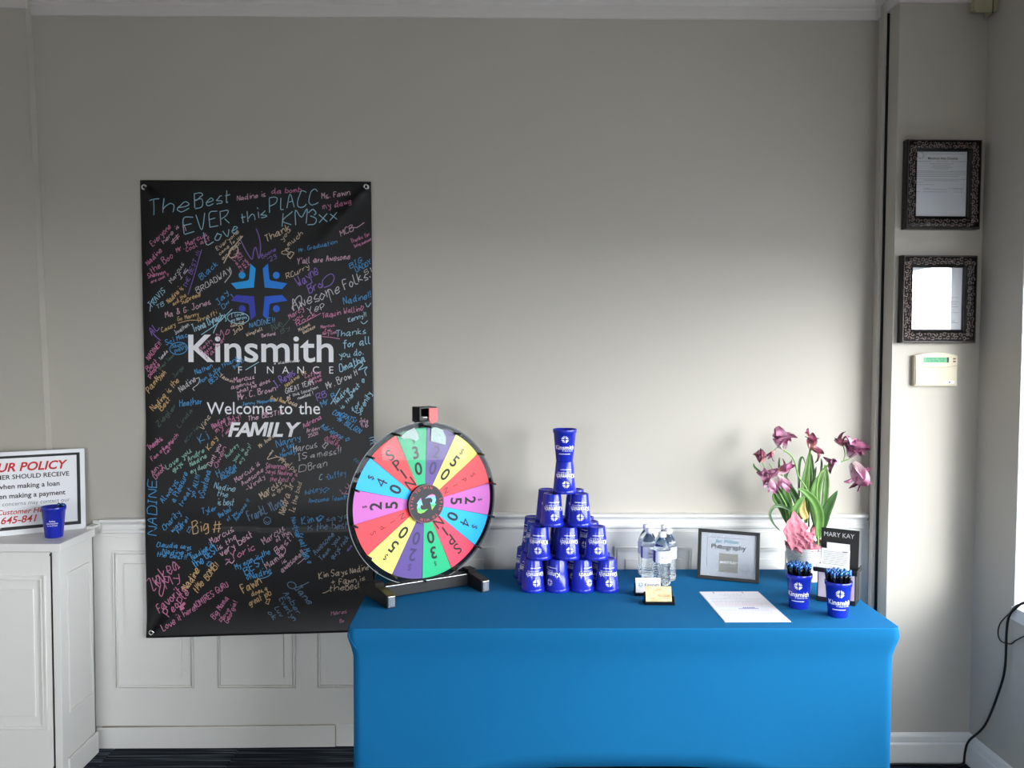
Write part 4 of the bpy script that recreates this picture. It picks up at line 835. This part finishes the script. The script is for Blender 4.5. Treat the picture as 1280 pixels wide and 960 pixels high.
def leaf(pts, w, ink='leaf', y0=0, y1=0, tw=.3):
    P3 = [(fx(p[0]), y0+(y1-y0)*i/(len(pts)-1), fz(p[1])) for i, p in enumerate(pts)]; C_ = catmull(P3, 6); bm = NB(); rows = []; n = len(C_)
    wm_ = w*.00299/2
    for i, c in enumerate(C_):
        t = i/(n-1); ww = wm_*(sin(pi*min(1, .12+.88*t**.75))**.7 if t < .995 else .02)*(1.0)+.0006
        tn = (C_[min(n-1, i+1)]-C_[max(0, i-1)]).normalized(); side = tn.cross(Vector((tw*sin(t*3), 1, 0))).normalized(); nn = side.cross(tn)
        rows.append([bm.verts.new(c+side*ww*s-nn*(abs(s)*ww*.45)) for s in (-1, -.5, 0, .5, 1)])
    for a, b in zip(rows, rows[1:]):
        for k in range(4): bm.faces.new((a[k], a[k+1], b[k+1], b[k]))
    o = obj('leaf', bm, M[ink], pl, True); md = o.modifiers.new('t', 'SOLIDIFY'); md.thickness = .001; return o
leaf([(1021, 672), (1021, 645), (1014, 626), (1001, 613), (989, 607)], 11, 'leaf', -.03, -.07)
leaf([(1027, 662), (1030, 640), (1036, 624), (1042, 611)], 12, 'leafdark', -.02, -.05)
leaf([(1023, 660), (1019, 625), (1023, 603), (1031, 588)], 14, 'leaf', 0, -.01); leaf([(1030, 655), (1034, 620), (1036, 598), (1034, 582)], 8, 'leaf', 0, .02)
leaf([(1027, 650), (1018, 620), (1021, 600), (1025, 585)], 7, 'leafdark', .02, .03); leaf([(1033, 640), (1037, 612), (1038, 595), (1037, 582)], 5, 'leaf', .01, .03)
leaf([(992, 665), (984, 636), (972, 616), (962, 602), (955, 592)], 11, 'leafdark', 0, -.03); leaf([(990, 660), (978, 635), (968, 622), (967, 612)], 9, 'leaf', .01, -.02)
leaf([(988, 660), (985, 630), (980, 610), (975, 592)], 10, 'leaf', -.01, -.01); leaf([(989, 655), (987, 640), (994, 625), (1001, 616)], 9, 'leaf', -.05, -.06)
leaf([(1004, 650), (996, 625), (985, 606), (978, 592)], 9, 'leafdark', 0, -.02); leaf([(1009, 655), (1006, 610), (1009, 585), (1012, 564)], 7, 'leaf', 0, .0)
leaf([(1012, 640), (1014, 600), (1012, 580), (1014, 566)], 7, 'leaf', .01, 0); leaf([(1013, 630), (1017, 600), (1016, 582), (1015, 568)], 5, 'leafdark', 0, 0)
leaf([(1001, 622), (1000, 592), (1001, 576), (1004, 572), (1007, 580)], 3, 'leafdark', .01, 0); leaf([(981, 604), (984, 592), (988, 584), (990, 574)], 3, 'leafdark', 0, 0); leaf([(1013, 612), (1018, 590), (1016, 578)], 3, 'leafdark', 0, .01)
leaf([(1006, 648), (1001, 636), (1003, 622)], 9, 'leafyellow', -.03, -.03); leaf([(988, 655), (988, 640), (975, 632), (964, 632), (958, 641), (962, 652), (971, 662)], 4, 'leafdark', -.02, -.06)
leaf([(958, 600), (948, 590), (940, 583), (938, 578)], 3, 'leafdark', -.02, -.03); leaf([(973, 590), (973, 578), (974, 572)], 2, 'leafdark', -.01, 0); leaf([(1027, 590), (1028, 580), (1027, 573)], 2.5, 'leafdark')
def stem(pts, y0=0, y1=0, r=.0030): obj('stem', tube(NB(), catmull([(fx(p[0]), y0+(y1-y0)*i/(len(pts)-1), fz(p[1])) for i, p in enumerate(pts)], 6), r, 8), M['stem'], pl, True)
stem([(1022, 675), (1018, 645), (1009, 615), (996, 595), (991, 578), (985, 568), (976, 562)], -.02, -.03); stem([(1013, 660), (1012, 610), (1012, 585), (1013, 562)], 0, 0, .0036); stem([(1022, 690), (1020, 640), (1018, 610), (1021, 592), (1028, 583), (1038, 577)], -.03, -.04, .0036)
stem([(989, 668), (985, 640), (974, 618), (965, 604), (958, 592)], -.01, -.03, .0034); stem([(1038, 577), (1046, 576), (1058, 572)], -.04, -.04, .0024); stem([(1050, 575), (1052, 566), (1050, 557)], -.04, -.04, .002); stem([(960, 595), (953, 586), (950, 578)], -.03, -.03, .002); stem([(976, 562), (969, 558), (964, 562)], -.03, -.03, .002); stem([(965, 600), (968, 596), (968, 591)], -.03, -.03, .002); stem([(1013, 562), (1012, 552), (1011, 546)], 0, 0, .002); stem([(970, 600), (964, 588), (958, 578)], -.02, -.03, .002)
def petal_mat(n, a, b, c):
    m = bpy.data.materials.new(n); m.use_nodes = True; nt = m.node_tree; N, L = nt.nodes, nt.links; bs = N['Principled BSDF']; bs.inputs['Roughness'].default_value = .55
    uv = N.new('ShaderNodeUVMap'); sp = N.new('ShaderNodeSeparateXYZ'); L.new(uv.outputs[0], sp.inputs[0]); mp = N.new('ShaderNodeMapping'); mp.inputs['Scale'].default_value = (14, 1.2, 1); L.new(uv.outputs[0], mp.inputs[0])
    nz = N.new('ShaderNodeTexNoise'); nz.inputs['Scale'].default_value = 2; L.new(mp.outputs[0], nz.inputs['Vector'])
    ad = N.new('ShaderNodeMath'); ad.operation = 'MULTIPLY_ADD'; ad.inputs[1].default_value = .3; L.new(nz.outputs['Fac'], ad.inputs[0]); L.new(sp.outputs[1], ad.inputs[2])
    cr = N.new('ShaderNodeValToRGB'); e = cr.color_ramp.elements; e[0].position = .3; e[0].color = (*srgb(*a), 1); e[1].position = 1.15 if False else 1.0; e[1].color = (*srgb(*c), 1); q = e.new(.62); q.color = (*srgb(*b), 1); q = e.new(.88); q.color = (*srgb(*b), 1)
    L.new(ad.outputs[0], cr.inputs[0]); L.new(cr.outputs[0], bs.inputs['Base Color']); return m
M['petal'] = petal_mat('pink_petal', (240, 222, 226), (192, 124, 158), (104, 46, 74)); M['petal2'] = petal_mat('pale_petal', (246, 234, 234), (212, 164, 188), (150, 84, 116)); M['petal3'] = petal_mat('dried_petal', (206, 160, 140), (158, 84, 106), (84, 36, 48))
def flower(px, py, y, size, n, axis, seed, mats=('petal', 'petal2'), spread=1.0):
    rnd = random.Random(seed); f = empty('flower', (fx(px), y, fz(py))); f.parent = pl; ax = Vector(axis).normalized()
    q = ax.to_track_quat('Z', 'Y')
    for k in range(n):
        a = k*2.4+rnd.uniform(-.3, .3); el = spread*rnd.uniform(.25, 1.25); L_ = size*.00299*rnd.uniform(1.15, 1.95); Wd = L_*rnd.uniform(.18, .33)
        bm = NB(); uvl = bm.loops.layers.uv.new('UVMap'); rows = []; cur = rnd.uniform(-.3, 1.5); tws = rnd.uniform(-.8, .8); U = {}
        pos = Vector((0, 0, 0)); an = el*.4
        for i in range(7):
            t = i/6; w_ = Wd*(sin(pi*min(.97, .12+.85*t))**.8); an2 = an+cur*t*t*1.3
            d = Vector((sin(an2), 0, cos(an2))); pos = pos+d*L_/6 if i else pos
            row = []
            for jx, sx in enumerate((-1, -.5, 0, .5, 1)):
                v = pos+Vector((0, 1, 0))*(w_*sx)+Vector((cos(an2), 0, -sin(an2)))*(-abs(sx)*w_*.5+rnd.uniform(-.12, .12)*w_*t*2)
                v.rotate(Matrix.Rotation(tws*t, 3, 'Z')); v.rotate(Matrix.Rotation(a, 3, 'Z')); v.rotate(q); vv = bm.verts.new(v); U[vv] = (jx/4, t); row.append(vv)
            rows.append(row)
        for r1, r2 in zip(rows, rows[1:]):
            for jx in range(4):
                fc = bm.faces.new((r1[jx], r1[jx+1], r2[jx+1], r2[jx]))
                for lp in fc.loops: lp[uvl].uv = U[lp.vert]
        obj('petal', bm, M[mats[rnd.randrange(len(mats))]], f, True)
    bm = NB()
    for k in range(5):
        d = Vector((rnd.uniform(-.5, .5), rnd.uniform(-.5, .5), 1)); d.rotate(q); tube(bm, [Vector((0, 0, 0)), d*size*.0011], .0009, 4)
    obj('stamens', bm, M['leafyellow'], f, kind='stuff')
flower(975, 560, -.030, 17, 15, (-.25, -.3, .9), 1, spread=.8); flower(964, 562, -.03, 9, 5, (-.5, 0, -.8), 2, ('petal', 'petal3'))
flower(1013, 561, 0, 13, 5, (.1, -.1, 1), 3, ('petal3', 'petal3', 'petal'), .5); flower(1013, 558, 0, 13, 4, (.6, -.4, -.35), 4, ('petal3', 'petal'), .8); flower(1011, 545, 0, 6, 4, (-.4, 0, 1), 41, ('petal3',), 1)
flower(1058, 570, -.04, 17, 13, (.1, -.5, .9), 5, spread=1.1); flower(1060, 577, -.045, 20, 10, (.35, -.5, -.75), 6, ('petal2', 'petal2', 'petal'), .75); flower(1046, 576, -.04, 13, 7, (-.9, -.2, .1), 7, spread=.7); flower(1050, 556, -.04, 11, 5, (-.6, 0, .8), 8, ('petal', 'petal3'))
flower(950, 577, -.03, 11, 7, (-.3, -.2, .8), 9, ('petal3', 'petal')); flower(958, 592, -.035, 14, 8, (-.4, -.6, .1), 10); flower(968, 594, -.03, 14, 6, (.6, -.3, -.7), 11, ('petal2', 'petal')); flower(968, 590, -.03, 13, 6, (.8, -.2, .5), 12, ('petal', 'petal3')); flower(958, 596, -.03, 13, 5, (.2, -.4, -.8), 13, ('petal2', 'petal'))
# ------------------------------------------------------------------ ornate frames on the projecting wall
M['ornate'] = mat('antiqued_dark_bronze', srgb(16, 12, 11), .35, .2, var=.4, scale=40, bump=.5, bscale=160); M['bright_relief'] = mat('bronze_relief_highlights', srgb(150, 134, 128), .3, .7, var=.6, scale=60)  # relief bronze lightened so its colour carries the carving's highlights
def ornate(x0, x1, z0, z1, ox0, ox1, oz0, oz1, label, seed):
    f = empty('ornate_frame', ((x0+x1)/2, YS, z0)); tag(f, label, 'picture frame'); cx = (x0+x1)/2
    X0, X1, Z0, Z1, A0, A1, B0, B1 = x0-cx, x1-cx, 0, z1-z0, ox0-cx, ox1-cx, oz0-z0, oz1-z0
    PR = [(0, 0), (0, -.032), (.05, -.040), (.13, -.040), (.2, -.033), (.45, -.037), (.7, -.032), (.86, -.026), (.93, -.030), (1, -.028), (1, 0)]
    cor = [((X0, Z0), (A0, B0)), ((X1, Z0), (A1, B0)), ((X1, Z1), (A1, B1)), ((X0, Z1), (A0, B1))]
    for k in range(4):
        bm = NB(); (o1, i1), (o2, i2) = cor[k], cor[(k+1) % 4]
        a = [bm.verts.new((o1[0]+(i1[0]-o1[0])*s, y, o1[1]+(i1[1]-o1[1])*s)) for s, y in PR]; b = [bm.verts.new((o2[0]+(i2[0]-o2[0])*s, y, o2[1]+(i2[1]-o2[1])*s)) for s, y in PR]
        for i in range(len(PR)-1): bm.faces.new((a[i], a[i+1], b[i+1], b[i]))
        bm.faces.new(a); bm.faces.new(b[::-1])
        rail = obj('frame_rail', bm, M['ornate'], f)
        # carved scrolls along the rail
        bm = NB(); rnd = random.Random(seed+k); m1 = ((o1[0]+i1[0])/2, (o1[1]+i1[1])/2); m2 = ((o2[0]+i2[0])/2, (o2[1]+i2[1])/2); ln = sqrt((m2[0]-m1[0])**2+(m2[1]-m1[1])**2); n = int(ln/.0145)
        tx, tz = (m2[0]-m1[0])/ln, (m2[1]-m1[1])/ln; wd = .5*abs((i1[1]-o1[1]) if k % 2 == 0 else (i1[0]-o1[0]))*.62
        for q in range(n):
            s = (q+.5)/n; c0, c1 = m1[0]+(m2[0]-m1[0])*s, m1[1]+(m2[1]-m1[1])*s; sg_ = 1 if q % 2 else -1; off = sg_*wd*.42; tw_ = rnd.uniform(-.4, .4); ph = rnd.uniform(0, 6)
            pts = []
            for i in range(11):
                th = ph+i*.62; rr_ = (.0078-.0006*i)
                u_, v_ = rr_*cos(th)*1.15, rr_*sin(th)+off; pts.append((c0+tx*u_-tz*v_, -.0375-.0012*sin(i), c1+tz*u_+tx*v_))
            tube(bm, pts, [.0021-.00011*i for i in range(11)], 5)
            v2 = -off*1.3; tube(bm, [(c0+tx*(-.005)-tz*v2, -.0365, c1+tz*(-.005)+tx*v2), (c0-tz*(v2+.002*tw_), -.0395, c1+tx*v2), (c0+tx*.006-tz*v2, -.0365, c1+tz*.006+tx*v2)], [.0006, .0026, .0006], 6)
        nb = int(ln/.006)
        for q in range(nb):
            s = (q+.5)/nb; e0 = (o1[0]+(i1[0]-o1[0])*.09, o1[1]+(i1[1]-o1[1])*.09); e1_ = (o2[0]+(i2[0]-o2[0])*.09, o2[1]+(i2[1]-o2[1])*.09); x, z = e0[0]+(e1_[0]-e0[0])*s, e0[1]+(e1_[1]-e0[1])*s
            tube(bm, [(x-tx*.002, -.0395, z-tz*.002), (x, -.0415, z), (x+tx*.002, -.0395, z+tz*.002)], [.0005, .0016, .0005], 5)
        obj('carved_scrolls', bm, M['bright_relief'], rail, True, kind='stuff')
    sh = obj('document', BX(A0-.002, A1+.002, -.020, -.003, B0-.002, B1+.002), M['paper_white'], f)
    obj('glass', BX(A0-.001, A1+.001, -.0255, -.0245, B0-.001, B1+.001), pane_mat('frame_glass', (.97, .98, .98), .045), f)
    return f, sh, (A0, A1, B0, B1)
def dashes(bm, x0, x1, z, h=.0012, y=-.0206, rnd=random.Random(9)):
    x = x0
    while x < x1:
        l = min(rnd.uniform(.002, .008), x1-x); box(bm, x, x+l, y, -.0199, z, z+h); x += l+.0012
f, sh, (a0, a1, b0, b1) = ornate(1.544, 1.829, 2.085, 2.422, 1.586, 1.781, 2.134, 2.379, 'dark carved frame holding a rate schedule, the upper of the two by the corner', 20)
bm = NB(); w_ = a1-a0; hh = b1-b0
obj('heading', text_bm('Maximum Rate Schedule', .0125, (a0+a1)/2+.005, b1-.029, -.0206, bold=.015, width=.115), M['print_black'], sh)
obj('state_seal', ring2(ring2(NB(), .010, .0108, 0, 2*pi, -.0206, -.0199, 20), .0135, .0142, 0, 2*pi, -.0206, -.0199, 22), M['print_grey'], sh, loc=(a0+.017, 0, b1-.006-.008))
for z, x0, x1 in [(b1-.008, a0+.035, a1-.006), (b1-.037, a0+.005, a0+.06), (b1-.037, a0+.075, a0+.125), (b1-.037, a0+.135, a1-.004), (b1-.046, a0+.052, a1-.05), (b1-.053, a0+.066, a1-.066), (b1-.059, a0+.058, a1-.056), (b1-.065, a0+.07, a1-.068), (b1-.074, a0+.004, a1-.004), (b1-.080, a0+.004, a1-.004), (b1-.087, a0+.004, a1-.004), (b1-.094, a0+.004, a1-.03), (b1-.104, a0+.004, a1-.004), (b1-.110, a0+.03, a1-.03), (b1-.116, a0+.004, a0+.03), (b1-.125, a0+.004, a0+.07), (b1-.138, a0+.03, a0+.055), (b1-.138, a1-.07, a1-.01), (b1-.143, a0+.03, a1-.075), (b1-.143, a1-.05, a1-.012), (b1-.152, a0+.004, a0+.018), (b1-.152, a0+.03, a1-.075), (b1-.152, a1-.045, a1-.012)]: dashes(bm, x0, x1, z)
obj('text_lines', bm, M['print_grey'], sh, kind='stuff')
f, sh, (a0, a1, b0, b1) = ornate(1.538, 1.824, 1.652, 1.986, 1.580, 1.776, 1.703, 1.940, 'dark carved frame holding a signed licence, the lower one above the keypad', 40)
obj('heading', text_bm('Certificate of License', .0085, (a0+a1)/2, b1-.020, -.0206, bold=.01, width=.09), M['print_black'], sh)
obj('state_seal', ring2(NB(), .004, .013, 0, 2*pi, -.0206, -.0199, 22), M['print_grey'], sh, loc=((a0+a1)/2+.008, 0, b1-.043))
bm = NB()
for z, x0, x1 in [(b1-.070, a0+.06, a1-.05), (b1-.077, a0+.06, a1-.08), (b1-.09, a0+.07, a1-.08), (b1-.098, a0+.05, a1-.06), (b1-.114, a0+.03, a1-.012), (b1-.130, a0+.08, a1-.016), (b1-.139, a0+.02, a1-.02), (b1-.150, a0+.02, a1-.014), (b1-.156, a0+.02, a1-.08), (b1-.163, a0+.02, a1-.03), (b1-.172, a0+.02, a1-.012), (b1-.211, a0+.02, a0+.08), (b1-.211, a0+.11, a1-.012), (b1-.228, a0+.04, a1-.04)]: dashes(bm, x0, x1, z)
obj('text_lines', bm, M['print_grey'], sh, kind='stuff')
bm = NB()
for c0, w0 in ((a0+.022, .055), (a0+.112, .06)):
    pts = [(c0+w0*i/24, b1-.203+.007*sin(i*1.35+c0*90)*(.4+.6*abs(sin(i*.5)))) for i in range(25)]
    ribbon(bm, [(p[0]*1000, p[1]*1000) for p in pts], .8, lambda x, z: (x/1000, -.0206, z/1000))
obj('signatures', bm, M['print_black'], sh, kind='stuff')
# ------------------------------------------------------------------ alarm keypad, corner box
kp = empty('alarm_keypad', (1.68, YS, 1.487), label='cream alarm keypad with a green display below the carved frames', cat='keypad')
M['cream'] = mat('cream_plastic', srgb(208, 198, 172), .45, var=.02)
o_ = [(-.082, 0), (.082, 0), (.083, .117)]+[(.083-.166*i/12, .117+.0115*sin(pi*i/12)) for i in range(1, 12)]+[(-.083, .117)]
bm = NB(); prism(bm, o_, -.027, -.006); bmesh.ops.bevel(bm, geom=[e for e in bm.edges if abs(e.verts[0].co.y+.027) < .001 and abs(e.verts[1].co.y+.027) < .001], offset=.003, segments=2, affect='EDGES'); obj('housing', bm, M['cream'], kp)
obj('back_plate', BX(-.078, .078, -.006, 0, .004, .116), mat('brown_grey_plastic', srgb(150, 134, 122), .6), kp)
ar = [(-.082+.164*i/14, .079-.009*sin(pi*i/14)) for i in range(15)]
bm = NB(); ribbon(bm, [(p[0]*1000, p[1]*1000) for p in ar], 1.3, lambda x, z: (x/1000, -.0274, z/1000)); obj('flap_seam', bm, mat('seam_shadow_line', srgb(150, 132, 106), .7), kp)
obj('flap', BX(-.079, .079, -.0285, -.0265, .005, .066, .001), M['cream'], kp)
dp = obj('display', BX(-.050, .040, -.0285, -.0262, .090, .110, .0006), mat('green_display', srgb(78, 160, 116), .5, emit=(srgb(90, 190, 130), .12)), kp)
bm = text_bm('CHECK  10/20', .0088, -.005, .1015, -.0288, width=.07); text_bm('12:30 PM  OK', .0088, -.005, .0925, -.0288, bm=bm, width=.07); obj('display_text', bm, mat('display_text_green', srgb(36, 92, 66), .5), dp)
obj('display_end', BX(.0405, .047, -.0287, -.0262, .090, .110, .0005), M['black'], kp); obj('badge_strip', BX(-.052, .044, -.0283, -.026, .078, .084, .001), M['white'], kp)
for z in (.094, .1045): obj('indicator', BX(.064, .074, -.0285, -.0262, z-.0025, z+.0025, .001), mat('brown_indicator', srgb(88, 66, 40), .4), kp)
lg = obj('logo_tag', BX(.032, .070, -.0295, -.0275, .009, .020, .0005), M['white'], kp); obj('logo_dot', lathe(NB(), [(.0003, .0302), (.0036, .0302), (.0036, .029)], 14), M['print_grey'], lg, rot=(radians(90), 0, 0), loc=(.051, 0, .0145))
cb = empty('corner_box', (1.815, YS, 2.876), label='yellowed plastic box under the crown moulding in the right corner', cat='box')
M['old'] = mat('yellowed_plastic', srgb(176, 168, 138), .6, var=.12, scale=30)
Tx = lambda x, y, z: (x+(y+.075)*.32, y, z+(y+.075)*.35 if z < .1 else z)
bm = NB(); prism(bm, [(-.050, .010), (-.044, .004), (.018, .006), (.018, .14), (-.050, .14)], -.075, 0, Tx); obj('housing', bm, M['old'], cb)
bm = NB(); prism(bm, [(.018, .005), (.036, .012), (.042, .024), (.042, .14), (.018, .14)], -.072, -.02); obj('side_cover', bm, M['old'], cb); obj('box_seam', BX(.017, .0195, -.0765, -.07, .004, .14), M['dark'], cb)
# ------------------------------------------------------------------ power cord on the right wall
pc = empty('power_cord', (1.85, -.13, 0), label='black power cord with an adapter hanging from the window sill to the floor', cat='cord')
L0 = Vector(pc.location)
def cord(nm, pts, r): obj(nm, tube(NB(), [Vector((1.852-r if len(p) == 2 else p[0], p[-2] if len(p) == 2 else p[1], p[-1]))-L0 for p in [tuple(v) for v in pts]], r, 8), M['black'], pc, True)
cord('cable', catmull([(1.90, -.50, .735), (1.862, -.475, .735), (1.848, -.440, .702), (1.846, -.41, .665), (1.846, -.398, .60), (1.846, -.396, .48), (1.845, -.370, .385), (1.845, -.286, .213), (1.834, -.20, .11), (1.832, -.178, .06), (1.832, -.17, .004)], 8), .0045)
cord('thin_cable', catmull([(1.9, -.51, .738), (1.852, -.455, .722), (1.851, -.405, .675), (1.851, -.352, .622), (1.851, -.338, .580), (1.851, -.358, .556), (1.851, -.415, .566), (1.851, -.45, .592), (1.851, -.52, .635), (1.851, -.60, .66)], 8), .0025)
obj('adapter', BX(1.872-L0.x, 1.93-L0.x, -.57-L0.y, -.49-L0.y, WZ0+.002, WZ0+.052, .006), M['black'], pc)
obj('floor_run', tube(NB(), catmull([Vector(p)-L0 for p in ((1.832, -.17, .006), (1.80, -.19, .006), (1.70, -.185, .006), (1.56, -.18, .006), (1.40, -.20, .006))], 6), .0045, 8), M['black'], pc, True)
